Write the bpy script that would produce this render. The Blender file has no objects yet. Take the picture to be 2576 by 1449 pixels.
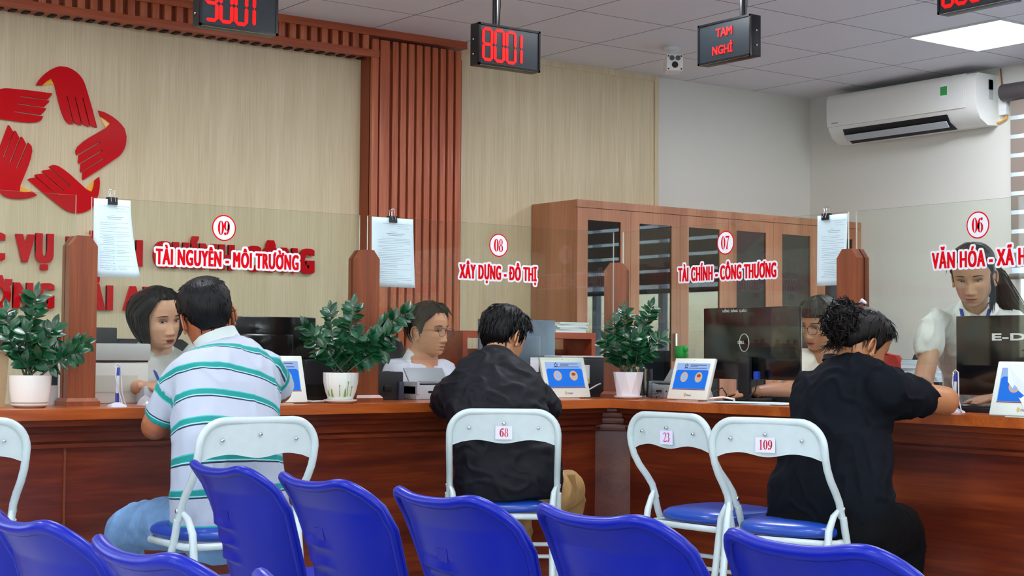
import bpy, bmesh, math, random
import numpy as np
from mathutils import Vector, Matrix, noise
random.seed(7)
SC = bpy.context.scene
COL = SC.collection
PI = math.pi
# ------------------------------------------------------------------ camera, world, exposure
FPX, CAMZ = 3947.96, 1.03
def cam_axes(yaw, pitch, roll):
    f = Vector((math.cos(pitch)*math.sin(yaw), math.cos(pitch)*math.cos(yaw), math.sin(pitch)))
    r = Vector((math.cos(yaw), -math.sin(yaw), 0)); u = r.cross(f)
    return r*math.cos(roll)+u*math.sin(roll), -r*math.sin(roll)+u*math.cos(roll), f
_r, _u, _f = cam_axes(math.radians(36.463), math.radians(2.4314), math.radians(.417))
cd = bpy.data.cameras.new('camera'); cam = bpy.data.objects.new('camera', cd); COL.objects.link(cam)
cd.sensor_fit = 'HORIZONTAL'; cd.sensor_width = 36.0; cd.lens = FPX/2576*36.0; cd.clip_start = .05
cam.matrix_world = Matrix(((_r.x, _u.x, -_f.x, 0), (_r.y, _u.y, -_f.y, 0), (_r.z, _u.z, -_f.z, CAMZ), (0, 0, 0, 1)))
SC.camera = cam
SC.view_settings.view_transform = 'Standard'; SC.view_settings.look = 'None'
SC.view_settings.gamma = 1.0; SC.view_settings.use_curve_mapping = False
SC.view_settings.exposure = -0.1
SC.cycles.max_bounces = 10; SC.cycles.transparent_max_bounces = 24
SC.cycles.caustics_reflective = False; SC.cycles.caustics_refractive = False
SC.cycles.use_denoising = True
wd = bpy.data.worlds.new('sky'); SC.world = wd; wd.use_nodes = True
_n = wd.node_tree.nodes; _l = wd.node_tree.links
_sky = _n.new('ShaderNodeTexSky'); _sky.sky_type = 'NISHITA'; _sky.sun_disc = False; _sky.sun_elevation = math.radians(50); _sky.sun_rotation = math.radians(200)
_l.new(_sky.outputs[0], _n['Background'].inputs[0]); _n['Background'].inputs[1].default_value = 1.3
LIGHT_E = 30.0
# ------------------------------------------------------------------ colour + materials
def lin(c):
    if isinstance(c, str): c = tuple(int(c[i:i+2], 16)/255 for i in (0, 2, 4))
    return tuple((x/12.92 if x <= .04045 else ((x+.055)/1.055)**2.4) for x in c)+(1.0,)
MATS = {}
def newmat(name):
    m = bpy.data.materials.new(name); m.use_nodes = True; MATS[name] = m
    return m, m.node_tree.nodes, m.node_tree.links, m.node_tree.nodes['Principled BSDF']
def plain(name, col, rough=.5, metal=0., coat=0., bump=0., bscale=200., var=0., vscale=8., spec=None, sheen=0., stretch=(1, 1, 1)):
    if name in MATS: return MATS[name]
    m, n, l, b = newmat(name)
    b.inputs['Base Color'].default_value = lin(col); b.inputs['Roughness'].default_value = rough
    b.inputs['Metallic'].default_value = metal; b.inputs['Coat Weight'].default_value = coat
    b.inputs['Coat Roughness'].default_value = .12
    if spec is not None: b.inputs['Specular IOR Level'].default_value = spec
    if sheen: b.inputs['Sheen Weight'].default_value = sheen
    tc = n.new('ShaderNodeTexCoord'); mp = n.new('ShaderNodeMapping'); mp.inputs['Scale'].default_value = stretch
    l.new(tc.outputs['Object'], mp.inputs[0])
    if var:
        t = n.new('ShaderNodeTexNoise'); t.inputs['Scale'].default_value = vscale; t.inputs['Detail'].default_value = 4
        l.new(mp.outputs[0], t.inputs['Vector'])
        r = n.new('ShaderNodeValToRGB'); c = lin(col)
        r.color_ramp.elements[0].position = .3; r.color_ramp.elements[1].position = .7
        r.color_ramp.elements[0].color = tuple(x*(1-var) for x in c[:3])+(1,); r.color_ramp.elements[1].color = tuple(min(1, x*(1+var)) for x in c[:3])+(1,)
        l.new(t.outputs[0], r.inputs[0]); l.new(r.outputs[0], b.inputs['Base Color'])
    if bump:
        t2 = n.new('ShaderNodeTexNoise'); t2.inputs['Scale'].default_value = bscale; t2.inputs['Detail'].default_value = 3
        l.new(mp.outputs[0], t2.inputs['Vector'])
        bp = n.new('ShaderNodeBump'); bp.inputs['Strength'].default_value = bump; bp.inputs['Distance'].default_value = .004
        l.new(t2.outputs[0], bp.inputs['Height']); l.new(bp.outputs[0], b.inputs['Normal'])
    return m
def wood(name, c1, c2, grain='z', scale=1., rough=.4, coat=.15, fine=.35, bump=.15, c3=None):
    """streaky wood: noise drawn out along the grain axis"""
    if name in MATS: return MATS[name]
    m, n, l, b = newmat(name)
    b.inputs['Roughness'].default_value = rough; b.inputs['Coat Weight'].default_value = coat; b.inputs['Coat Roughness'].default_value = .2
    tc = n.new('ShaderNodeTexCoord')
    def nz(s, along, det, dist=0.):
        mp = n.new('ShaderNodeMapping'); v = [s*scale]*3; v['xyz'.index(grain)] = along*scale; mp.inputs['Scale'].default_value = v
        t = n.new('ShaderNodeTexNoise'); t.inputs['Scale'].default_value = 1; t.inputs['Detail'].default_value = det; t.inputs['Distortion'].default_value = dist
        l.new(tc.outputs['Object'], mp.inputs[0]); l.new(mp.outputs[0], t.inputs['Vector']); return t
    t1 = nz(14, .9, 4, .6); t2 = nz(160, 4, 2)
    mx = n.new('ShaderNodeMix'); mx.data_type = 'FLOAT'; mx.inputs[0].default_value = fine
    l.new(t1.outputs[0], mx.inputs[2]); l.new(t2.outputs[0], mx.inputs[3])
    r = n.new('ShaderNodeValToRGB'); e = r.color_ramp.elements
    e[0].position = .36; e[0].color = lin(c1); e[1].position = .64; e[1].color = lin(c2)
    if c3: k = e.new(.5); k.color = lin(c3)
    l.new(mx.outputs[0], r.inputs[0]); l.new(r.outputs[0], b.inputs['Base Color'])
    bp = n.new('ShaderNodeBump'); bp.inputs['Strength'].default_value = bump; bp.inputs['Distance'].default_value = .002
    l.new(mx.outputs[0], bp.inputs['Height']); l.new(bp.outputs[0], b.inputs['Normal'])
    return m
def emit(name, col, s):
    if name in MATS: return MATS[name]
    m, n, l, b = newmat(name); b.inputs['Base Color'].default_value = (.01, .01, .01, 1); b.inputs['Specular IOR Level'].default_value = .1
    b.inputs['Emission Color'].default_value = lin(col); b.inputs['Emission Strength'].default_value = s; return m
def thin_glass(name, tint=(.93, .965, .94), rough=0.0, ior=1.5):
    if name in MATS: return MATS[name]
    m, n, l, b = newmat(name); n.remove(b)
    tr = n.new('ShaderNodeBsdfTransparent'); tr.inputs[0].default_value = tint+(1,)
    gl = n.new('ShaderNodeBsdfGlossy'); gl.inputs['Roughness'].default_value = rough
    ge = n.new('ShaderNodeNewGeometry'); dt = n.new('ShaderNodeVectorMath'); dt.operation = 'DOT_PRODUCT'
    l.new(ge.outputs['Normal'], dt.inputs[0]); l.new(ge.outputs['Incoming'], dt.inputs[1])
    def mth(op, a, b=None, c=None):
        k = n.new('ShaderNodeMath'); k.operation = op
        for i, v in enumerate((a, b, c)):
            if v is None: continue
            if isinstance(v, (int, float)): k.inputs[i].default_value = v
            else: l.new(v, k.inputs[i])
        return k.outputs[0]
    f0 = ((ior-1)/(ior+1))**2
    fr = mth('MULTIPLY_ADD', mth('POWER', mth('SUBTRACT', 1.0, mth('ABSOLUTE', dt.outputs['Value'])), 5.0), 1-f0, f0)
    mx = n.new('ShaderNodeMixShader'); l.new(fr, mx.inputs[0]); l.new(tr.outputs[0], mx.inputs[1]); l.new(gl.outputs[0], mx.inputs[2])
    l.new(mx.outputs[0], n['Material Output'].inputs[0]); return m
# ------------------------------------------------------------------ mesh building
class MB:
    """collects shapes; build() links them as one mesh object"""
    def __init__(s): s.v = []; s.f = []; s.m = []; s.cur = 0
    def add(s, vs, fs):
        o = len(s.v); s.v += [tuple(v) for v in vs]; s.f += [tuple(i+o for i in f) for f in fs]; s.m += [s.cur]*len(fs); return s
    def mat(s, i): s.cur = i; return s
    def box(s, c, d, M=None, bev=0.):
        x, y, z = (k/2 for k in d)
        if bev:
            bm = bmesh.new(); bmesh.ops.create_cube(bm, size=1)
            for v in bm.verts: v.co = Vector((v.co.x*2*x, v.co.y*2*y, v.co.z*2*z))
            bmesh.ops.bevel(bm, geom=list(bm.edges), offset=bev, segments=2, affect='EDGES', profile=.6)
            bm.verts.index_update(); vs = [v.co.copy() for v in bm.verts]; fs = [[v.index for v in f.verts] for f in bm.faces]; bm.free()
        else:
            vs = [Vector(p) for p in ((-x,-y,-z),(x,-y,-z),(x,y,-z),(-x,y,-z),(-x,-y,z),(x,-y,z),(x,y,z),(-x,y,z))]
            fs = [(0,3,2,1),(4,5,6,7),(0,1,5,4),(1,2,6,5),(2,3,7,6),(3,0,4,7)]
        c = Vector(c)
        vs = [(M @ v if M else v)+c for v in vs]; return s.add(vs, fs)
    def b2(s, lo, hi, bev=0.):
        return s.box([(a+b)/2 for a, b in zip(lo, hi)], [abs(b-a) for a, b in zip(lo, hi)], None, bev)
    def loft(s, rings, cap=True, closed=False):
        k = len(rings[0]); vs = [p for r in rings for p in r]; fs = []
        n = len(rings)
        for i in range(n if closed else n-1):
            a, b = i*k, ((i+1) % n)*k
            for j in range(k): fs.append((a+j, a+(j+1) % k, b+(j+1) % k, b+j))
        if cap and not closed: fs.append(tuple(reversed(range(k)))); fs.append(tuple((n-1)*k+j for j in range(k)))
        return s.add(vs, fs)
    def tube(s, pts, r, seg=10, closed=False, up=None, cap=True, ell=1.):
        pts = [Vector(p) for p in pts]; n = len(pts); rr = r if isinstance(r, (list, tuple)) else [r]*n
        rings = []; prev = None
        for i, p in enumerate(pts):
            if closed: t = pts[(i+1) % n]-pts[i-1]
            else: t = pts[min(i+1, n-1)]-pts[max(i-1, 0)]
            t.normalize()
            if prev is None:
                a = Vector(up) if up else (Vector((0, 0, 1)) if abs(t.z) < .9 else Vector((0, 1, 0)))
                x = (a-t*a.dot(t)).normalized()
            else: x = (prev-t*prev.dot(t)).normalized()
            prev = x; y = t.cross(x)
            rings.append([p+(x*math.cos(q)*ell+y*math.sin(q))*rr[i] for q in (2*PI*j/seg for j in range(seg))])
        return s.loft(rings, cap, closed)
    def cyl(s, a, b, r, r2=None, seg=20): return s.tube([a, b], [r, r if r2 is None else r2], seg)
    def lathe(s, prof, c=(0, 0, 0), seg=28, M=None, fn=None):
        c = Vector(c); rings = []
        for r, z in prof:
            ring = []
            for j in range(seg):
                q = 2*PI*j/seg; k = fn(q, z) if fn else 1
                p = Vector((r*k*math.cos(q), r*k*math.sin(q), z)); ring.append((M @ p if M else p)+c)
            rings.append(ring)
        return s.loft(rings)
    def ell(s, c, r, M=None, nu=20, nv=12):
        c = Vector(c); rings = []
        for i in range(nv+1):
            ph = PI*(i+.02)/(nv+.04)-PI/2
            ring = []
            for j in range(nu):
                q = 2*PI*j/nu; p = Vector((r[0]*math.cos(ph)*math.cos(q), r[1]*math.cos(ph)*math.sin(q), r[2]*math.sin(ph)))
                ring.append((M @ p if M else p)+c)
            rings.append(ring)
        return s.loft(rings)
    def prism(s, poly, axis_o, ux, uy, un, t):
        """2D polygon (list of (a,b)) on plane origin+a*ux+b*uy, thickness t along un"""
        o = Vector(axis_o); ux = Vector(ux); uy = Vector(uy); un = Vector(un); k = len(poly)
        vs = [o+ux*a+uy*b for a, b in poly]+[o+ux*a+uy*b+un*t for a, b in poly]
        fs = [tuple(reversed(range(k))), tuple(range(k, 2*k))]+[(i, (i+1) % k, k+(i+1) % k, k+i) for i in range(k)]
        return s.add(vs, fs)
    def mesh(s, name, mats, smooth=40):
        me = bpy.data.meshes.new(name); me.from_pydata(s.v, [], s.f)
        for m in (mats if isinstance(mats, (list, tuple)) else [mats]): me.materials.append(m)
        if len(set(s.m)) > 1 or s.cur: me.polygons.foreach_set('material_index', s.m)
        bm = bmesh.new(); bm.from_mesh(me); bmesh.ops.recalc_face_normals(bm, faces=bm.faces); bm.to_mesh(me); bm.free()
        if smooth:
            me.polygons.foreach_set('use_smooth', [True]*len(me.polygons)); me.set_sharp_from_angle(angle=math.radians(smooth))
        me.update(); return me
    def build(s, name, mats, parent=None, loc=None, rz=0, smooth=40):
        o = bpy.data.objects.new(name, s.mesh(name, mats, smooth)); COL.objects.link(o)
        if parent: o.parent = parent
        if loc: o.location = loc
        if rz: o.rotation_euler.z = rz
        return o
def thing(name, label, cat, loc=(0, 0, 0), rz=0, group=None):
    o = bpy.data.objects.new(name, None); COL.objects.link(o); o.empty_display_size = .1
    o.location = loc; o.rotation_euler = (0, 0, rz); return tag(o, label, cat, group)
def tag(o, label, cat, group=None):
    o['label'] = label; o['category'] = cat
    if group: o['group'] = group
    return o
def struct(o, label=None):
    o['kind'] = 'structure'
    if label: o['label'] = label
    return o
def dup(root, loc, rz, label, group=None):
    r = root.copy(); COL.objects.link(r); r.location = loc; r.rotation_euler = (0, 0, rz); r['label'] = label
    if group: r['group'] = group
    for ch in list(root.children):
        c = ch.copy(); COL.objects.link(c); c.parent = r
        for g in ch.children:
            d = g.copy(); COL.objects.link(d); d.parent = c
    return r
# ------------------------------------------------------------------ lettering
_txt = {}
_BASE = {'Ơ': 'O', 'Ờ': 'Ò', 'Ư': 'U', 'Ự': 'Ụ', 'Đ': 'D'}
def _fill(s, extrude, sp=1.):
    c = bpy.data.curves.new('t', 'FONT'); c.body = s; c.size = 1; c.extrude = extrude; c.resolution_u = 4; c.space_character = sp
    o = bpy.data.objects.new('t', c); COL.objects.link(o)
    me = bpy.data.meshes.new_from_object(o.evaluated_get(bpy.context.evaluated_depsgraph_get()))
    vs = [v.co.copy() for v in me.vertices]; fs = [tuple(p.vertices) for p in me.polygons]
    bpy.data.objects.remove(o); bpy.data.curves.remove(c); bpy.data.meshes.remove(me); return vs, fs
def text_poly(s, extrude=0., sp=1.):
    """glyph outlines filled; horned letters and the barred D are put together from plain letters"""
    k = (s, extrude, sp)
    if k in _txt: return _txt[k]
    base = ''.join(_BASE.get(c, c) for c in s); vs, fs = _fill(base, extrude, sp)
    def slab(P):
        o = len(vs); n = len(P); zz = (-extrude, extrude) if extrude else (0.00002,)
        for z in zz: vs.extend(Vector((x, y, z)) for x, y in P)
        fs.append(tuple(range(o, o+n)))
        if extrude: fs.append(tuple(range(o+n, o+2*n))); fs.extend((o+i, o+(i+1) % n, o+n+(i+1) % n, o+n+i) for i in range(n))
    for i, c in enumerate(s):
        if c not in _BASE: continue
        pre = ''.join(_BASE.get(q, q) for q in s[:i+1]); xr = max(v.x for v in _fill(pre, 0, sp)[0])
        if c == 'Đ': w = max(v.x for v in _fill('D', 0)[0])-min(v.x for v in _fill('D', 0)[0]); xl = xr-w; slab([(xl-.06, .305), (xl+.24, .305), (xl+.24, .395), (xl-.06, .395)])
        else:
            d = -.015 if c in 'ƯỰ' else -.075
            slab([(xr+d-.02, .60), (xr+d+.075, .645), (xr+d+.11, .77), (xr+d+.02, .77), (xr+d+.01, .70), (xr+d-.03, .68)])
    _txt[k] = (vs, fs); return vs, fs
def add_text(mb, s, o, ux, uy, un, w, h, ox=0., oy=0., rim=0., t=0., sp=1.):
    """lettering s: baseline start at o, total width w, capital height h. ox, oy thicken stems and bars (metres), rim adds a rounded margin"""
    vs, fs = text_poly(s, .5 if t else 0., sp)
    x0 = min(v.x for v in vs); x1 = max(v.x for v in vs)
    sx = (w-2*ox)/(x1-x0); sy = (h-2*oy)/.69
    o = Vector(o)+Vector(ux)*ox+Vector(uy)*oy; ux = Vector(ux); uy = Vector(uy); un = Vector(un)
    st = [(0, 0)]
    if ox: st = [(i*ox/2, j*oy) for i in range(-2, 3) for j in (-1, 0, 1)]
    if rim: st = st+[(i*ox+rim*math.cos(k*PI/10), j*oy+rim*math.sin(k*PI/10)) for k in range(20) for i, j in ((-1, -1), (1, -1), (-1, 1), (1, 1))]
    for i, (dx, dy) in enumerate(st):
        mb.add([o+ux*((v.x-x0)*sx+dx)+uy*(v.y*sy+dy)+un*((v.z+.5 if t else v.z)*(t or 1)+i*3e-6) for v in vs], fs)
def ribbon(mb, pts, o, ux, uy, un, sc, lift=0.):
    """pen stroke with its own width at every point: pts (x,y,w)"""
    o = Vector(o)+Vector(un)*lift; ux = Vector(ux); uy = Vector(uy); L = []; R = []
    for i, (x, y, w) in enumerate(pts):
        a = pts[max(i-1, 0)]; b = pts[min(i+1, len(pts)-1)]
        tx, ty = b[0]-a[0], b[1]-a[1]; q = math.hypot(tx, ty) or 1; nx, ny = -ty/q, tx/q
        L.append(o+ux*((x+nx*w/2)*sc)+uy*((y+ny*w/2)*sc)); R.append(o+ux*((x-nx*w/2)*sc)+uy*((y-ny*w/2)*sc))
    n = len(pts); mb.add(L+R, [(i, n+i, n+i+1, i+1) for i in range(n-1)])
def _arc(cx, cy, rx, ry, a0, a1, wv, wh, n=18):
    out = []
    for i in range(n+1):
        a = math.radians(a0+(a1-a0)*i/n); out.append((cx+rx*math.cos(a), cy+ry*math.sin(a), wh+(wv-wh)*abs(math.cos(a))**1.3))
    return out
V_, H_ = .17, .035      # thick stem, hairline
DIG = {'0': [_arc(.25, .5, .155, .46, 0, 360, V_, H_, 32)],
 '9': [_arc(.25, .66, .15, .3, 0, 360, V_, H_, 28), _arc(.1, .56, .305, .55, 20, -62, V_, .05, 14), _arc(.13, .12, .05, .05, 0, 360, .1, .1, 10)],
 '6': [_arc(.25, .34, .15, .3, 0, 360, V_, H_, 28), _arc(.4, .44, .305, .55, 200, 118, V_, .05, 14), _arc(.37, .88, .05, .05, 0, 360, .1, .1, 10)],
 '8': [_arc(.25, .73, .12, .23, 0, 360, .11, H_, 26), _arc(.25, .27, .155, .25, 0, 360, .13, H_, 26)],
 '7': [[(.06, .93, .13), (.45, .93, .13)], [(.43, .93, .05), (.3, .55, .08), (.22, .25, .13), (.2, .02, .15)]],
 '2': [_arc(.24, .74, .15, .22, 170, -35, .13, .05, 16)+[(.25, .35, .07), (.07, .1, .05)], [(.06, .065, .13), (.45, .065, .13)]],
 '3': [_arc(.22, .76, .13, .2, 165, -80, .13, .045, 16), _arc(.21, .29, .17, .27, 80, -160, .15, .045, 18)],
 '1': [[(.27, .02, .15), (.27, .97, .15)], [(.1, .8, .03), (.27, .95, .06)], [(.12, .025, .05), (.42, .025, .05)]]}
def digits(mb, s, o, ux, uy, un, h, lift=0., adv=.5, wide=1.):
    o = Vector(o); ux = Vector(ux)
    for i, ch in enumerate(s):
        for st in DIG[ch]: ribbon(mb, st, o+ux*(i*adv*h*wide), ux*wide, uy, un, h, lift)
X_, Y_, Z_ = Vector((1, 0, 0)), Vector((0, 1, 0)), Vector((0, 0, 1))
# ------------------------------------------------------------------ shared materials
M_red = plain('red_acrylic', 'cc0010', .35, coat=.04, spec=.12)
M_redprint = plain('red_print', 'd80010', .55, spec=.1)
M_white = plain('white_vinyl', 'eceef6', .4)
M_black = plain('black_plastic', '0c0d10', .38)
M_dark = plain('dark_grey_plastic', '1c1f24', .45)
M_pole = plain('black_pole', '0b0e12', .22, coat=.5)
M_offwhite = plain('white_plastic', 'e6e9e6', .35)
M_grey = plain('grey_plastic', 'a9adb2', .4)
M_paper = plain('paper', 'cfe6ec', .7)
M_ink = plain('printed_ink', '66788c', .8)
M_metal = plain('bright_metal', 'c8ccd0', .25, metal=1.)
M_skirt = wood('slat_wood', 'a14d2e', 'c56f46', 'z', .8, rough=.45, fine=.45)
M_skirtx = wood('slat_wood_rail', '984526', 'bb6039', 'x', .8, rough=.45, fine=.45)
M_cream = wood('cream_laminate', 'd0c19c', 'e1d4b2', 'z', .9, rough=.5, coat=.0, fine=.55, bump=.1)
M_ctop = wood('counter_top_wood', '9a4416', 'c4662c', 'x', .6, rough=.3, coat=.25, fine=.3)
M_cfront = wood('counter_front_wood', '54190b', '93401a', 'x', .55, rough=.35, coat=.15, fine=.25, c3='6f2811')
M_post = wood('post_wood', '70341a', '95502a', 'z', .8, rough=.4, coat=.2)
M_cab = wood('cabinet_laminate', '97603f', 'bd8462', 'z', .55, rough=.4, coat=.15, fine=.3)
M_glass = thin_glass('screen_glass', (.955, .978, .96), 0.0, 1.42); M_gedge = plain('glass_edge', 'd8dccf', .25)
M_wall = plain('white_paint', 'dfe0d8', .7, bump=.06, bscale=60)
# ================================================================== THE SETTING
CEIL = 2.77; WA, WB = 7.30, 7.89; XL, YB = -4.2, -4.6
def ceiling_mat():
    m, n, l, b = newmat('ceiling_tiles'); b.inputs['Roughness'].default_value = .85
    tc = n.new('ShaderNodeTexCoord'); sp = n.new('ShaderNodeSeparateXYZ'); l.new(tc.outputs['Object'], sp.inputs[0])
    def line(i, off):
        a = n.new('ShaderNodeMath'); a.operation = 'SUBTRACT'; a.inputs[1].default_value = off; l.new(sp.outputs[i], a.inputs[0])
        w = n.new('ShaderNodeMath'); w.operation = 'PINGPONG'; w.inputs[1].default_value = .3; l.new(a.outputs[0], w.inputs[0])
        c = n.new('ShaderNodeMath'); c.operation = 'LESS_THAN'; c.inputs[1].default_value = .0035; l.new(w.outputs[0], c.inputs[0]); return c
    mx = n.new('ShaderNodeMath'); mx.operation = 'MAXIMUM'; l.new(line(0, 6.145).outputs[0], mx.inputs[0]); l.new(line(1, 6.13).outputs[0], mx.inputs[1])
    t = n.new('ShaderNodeTexNoise'); t.inputs['Scale'].default_value = 260; l.new(tc.outputs['Object'], t.inputs['Vector'])
    cr = n.new('ShaderNodeValToRGB'); cr.color_ramp.elements[0].color = lin('dcdee6'); cr.color_ramp.elements[1].color = lin('e9ebf2'); l.new(t.outputs[0], cr.inputs[0])
    mc = n.new('ShaderNodeMix'); mc.data_type = 'RGBA'; l.new(mx.outputs[0], mc.inputs[0]); l.new(cr.outputs[0], mc.inputs[6]); mc.inputs[7].default_value = lin('6d6d72')
    l.new(mc.outputs[2], b.inputs['Base Color']); return m
M_ceil = ceiling_mat()
def floor_mat():
    m, n, l, b = newmat('floor_tiles'); b.inputs['Roughness'].default_value = .22
    tc = n.new('ShaderNodeTexCoord'); br = n.new('ShaderNodeTexBrick'); br.offset = 0; br.inputs['Scale'].default_value = 1
    br.inputs['Brick Width'].default_value = .6; br.inputs['Row Height'].default_value = .6; br.inputs['Mortar Size'].default_value = .003
    br.inputs['Color1'].default_value = lin('bcbcba'); br.inputs['Color2'].default_value = lin('b2b2b0'); br.inputs['Mortar'].default_value = lin('5a544c')
    l.new(tc.outputs['Object'], br.inputs['Vector']); l.new(br.outputs[0], b.inputs['Base Color']); return m
struct(MB().b2((XL, YB, -.1), (WB, WA, 0)).build('floor', floor_mat()), 'glossy beige floor tiles')
struct(MB().b2((-30, -30, -.5), (40, 40, -.4)).build('ground', plain('bounce_paving', 'b9b7b0', .9)), 'pale paved ground added outside the windows to bounce daylight up to the ceiling')  # added reflector: sends sky light up through the windows onto the ceiling
struct(MB().b2((XL, YB, CEIL), (WB, WA, CEIL+.1)).build('ceiling', M_ceil), 'pale grey suspended ceiling of square tiles')
def wall_with_holes(axis, pos, lo, hi, holes, thick):
    """wall in plane axis=pos from lo to hi (along the other axis), window holes (a0,a1,z0,z1)"""
    mb = MB(); cuts = sorted(set([lo, hi]+[h for q in holes for h in q[:2]]))
    for a, b in zip(cuts, cuts[1:]):
        hs = [q for q in holes if q[0] <= a+1e-6 and q[1] >= b-1e-6]
        segs = [(0, CEIL)] if not hs else [(0, hs[0][2]), (hs[0][3], CEIL)]
        for z0, z1 in segs:
            if axis == 'x': mb.b2((pos, a, z0), (pos+thick, b, z1))
            else: mb.b2((a, pos, z0), (b, pos+thick, z1))
    return mb
WINB = (3.35, 5.69, .95, 2.56); WINB2 = (-.6, 1.7, .95, 2.56); WINA = (-1.3, .3, .95, 2.45)
struct(wall_with_holes('y', WA, XL-.15, WB+.15, [WINA], .15).build('wall_back', M_wall), 'white wall behind the staff')
struct(wall_with_holes('x', WB, YB, WA, [WINB], .15).build('wall_right', M_wall), 'white right-hand wall with air conditioner')
struct(wall_with_holes('x', XL-.15, YB, WA, [(-2.5, 0.2, .9, 2.4), (1.4, 4.2, .9, 2.4)], .15).build('wall_left', M_wall))
struct(wall_with_holes('y', YB-.15, XL-.15, WB+.15, [(-2.5, 1.5, .2, 2.4)], .15).build('wall_front', M_wall))
M_frame = plain('white_window_frame', 'eef1f2', .35); M_pane = thin_glass('window_glass', (.97, .98, .98))
def window(n, axis, pos, h, label=None):
    a0, a1, z0, z1 = h; fr = MB(); pn = MB(); t = .05; nm = 3
    def bx(mb, p, q, r, s, d): mb.b2((pos+.03-d, p, r), (pos+.03+d, q, s)) if axis == 'x' else mb.b2((p, pos+.03-d, r), (q, pos+.03+d, s))
    for p, q, r, s in ((a0, a1, z0, z0+t), (a0, a1, z1-t, z1), (a0, a0+t, z0, z1), (a1-t, a1, z0, z1)): bx(fr, p, q, r, s, .03)
    for k in range(1, nm):
        m = a0+(a1-a0)*k/nm; bx(fr, m-.025, m+.025, z0, z1, .025)
    o = fr.build('window_%d' % n, M_frame); struct(o, label); bx(pn, a0+t, a1-t, z0+t, z1-t, .003); g = pn.build('pane', M_pane, o); return o
window(1, 'x', WB, WINB, 'white framed window behind the striped blind'); window(2, 'y', WA, WINA)
window(3, 'x', XL-.09, (-2.5, 0.2, .9, 2.4)); window(4, 'x', XL-.09, (1.4, 4.2, .9, 2.4)); window(5, 'y', YB-.09, (-2.5, 1.5, .2, 2.4))
struct(MB().b2((WB-.02, YB, 0), (WB+.01, 2.7, CEIL)).build('wall_panel', wood('reflection_dimming_wood', '3a2216', '543220', 'z', .7, rough=.6)), 'unseen dark wood cladding added to dim the reflections in the glass screens')  # out of view, added so the glass screens mirror a darker wall
# laminate panels on the back wall
struct(MB().b2((-.2, 7.27, 0), (4.37, WA+.01, 2.66)).build('wall_panel', M_cream), 'cream wood-grain panel behind the red emblem')
struct(MB().b2((4.9, 7.282, 0), (6.49, WA+.01, CEIL)).b2((6.47, 7.272, 0), (6.5, WA, CEIL)).b2((4.9, 7.276, 2.735), (6.5, WA, CEIL)).build('wall_panel', M_cream), 'cream wood-grain panel right of the slatted pilaster')
# slatted pilaster and cornice
PF = 7.15
mb = MB(); mb.b2((4.345, PF+.02, 0), (4.94, WA, CEIL-.1))
mb.mat(1)
for x0, x1 in [(4.345, 4.385), (4.395, 4.455)]+[(4.475+k*.0515, 4.475+k*.0515+.036) for k in range(9)]:
    mb.b2((x0, PF, 0), (x1, PF+.03, CEIL-.055), .003)
struct(mb.build('trim_1', [plain('groove_dark', '8a4226', .6), M_skirt]), 'fluted reddish wood pilaster')
mb = MB(); mb.b2((-.3, PF+.03, 2.63), (4.4, WA, CEIL)); mb.mat(1)
x = -.3
while x < 4.33: mb.b2((x, PF, 2.655), (x+.036, PF+.035, CEIL-.03), .002); x += .0515*1.22
mb.mat(2); mb.b2((-.3, PF-.01, CEIL-.04), (4.955, WA, CEIL+.001)); mb.b2((-.3, PF-.008, 2.615), (4.385, PF+.01, 2.655), .003)
mb.b2((-.3, PF, 2.618), (4.385, 7.27, 2.632))
struct(mb.build('trim_2', [MATS['groove_dark'], M_skirt, M_skirtx]), 'slatted reddish wood cornice')
mb = MB(); x = -.3
while x < 4.3: mb.b2((x+.016, PF+.045, 2.612), (x+.043, 7.25, 2.619)); x += .0515*1.22
struct(mb.build('trim_3', plain('slot_black', '1d0c08', .7)), 'dark slots under the cornice')
# ------------------------------------------------------------------ ceiling lights
M_led = emit('light_panel', 'f1f6ff', LIGHT_E)
def ceiling_light(x, y, label, group=None):
    t = thing('ceiling_light', label, 'ceiling light', (x, y, CEIL), 0, group)
    mb = MB(); h = .3
    for a, b, c, d in ((-h, h, -h, -h+.012), (-h, h, h-.012, h), (-h, -h+.012, -h, h), (h-.012, h, -h, h)): mb.b2((a, c, -.008), (b, d, 0.002))
    mb.build('frame', M_offwhite, t); MB().b2((-h+.012, -h+.012, -.005), (h-.012, h-.012, -.001)).build('diffuser', M_led, t); return t
L0 = ceiling_light(7.045, 5.23, 'lit square panel light in the ceiling near the air conditioner')
for ix in range(5):
    for iy in range(4):
        x, y = 7.045-2.4*ix, 5.23-2.4*iy
        if (ix, iy) != (0, 0): dup(L0, (x, y, CEIL), 0, 'lit square panel light over the waiting area', 'panel lights over the waiting area')
# ------------------------------------------------------------------ emblem of five hands + wall lettering
HAND = [(-.092,.257),(-.08,.281),(-.064,.301),(-.045,.321),(-.022,.339),(0,.352),(.019,.36),(.04,.361),(.062,.359),(.082,.352),(.1,.343),(.118,.329),(.133,.312),(.143,.295),(.15,.277),(.179,.191),(.211,.084),(.203,.083),(.174,.094),(.139,.218),(.133,.218),(.173,.085),(.165,.084),(.134,.098),(.101,.219),(.095,.219),(.132,.087),(.122,.087),(.093,.1),(.06,.22),(.054,.22),(.09,.088),(.078,.088),(.067,.091),(.051,.107),(.036,.138),(.023,.175),(-.003,.271),(-.019,.298),(-.042,.282),(-.063,.259)]
WEDGE = [(-.063,.259),(-.042,.282),(-.019,.298),(-.003,.272)]
def rot2(P, a): c, s = math.cos(a), math.sin(a); return [(x*c-y*s, x*s+y*c) for x, y in P]
em = thing('wall_emblem', 'large red emblem of five linked hands on the cream wall panel', 'emblem', (2.654, 7.27, 2.027))
M_yel = plain('yellow_acrylic', 'f0b41c', .25, coat=.4)
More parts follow.
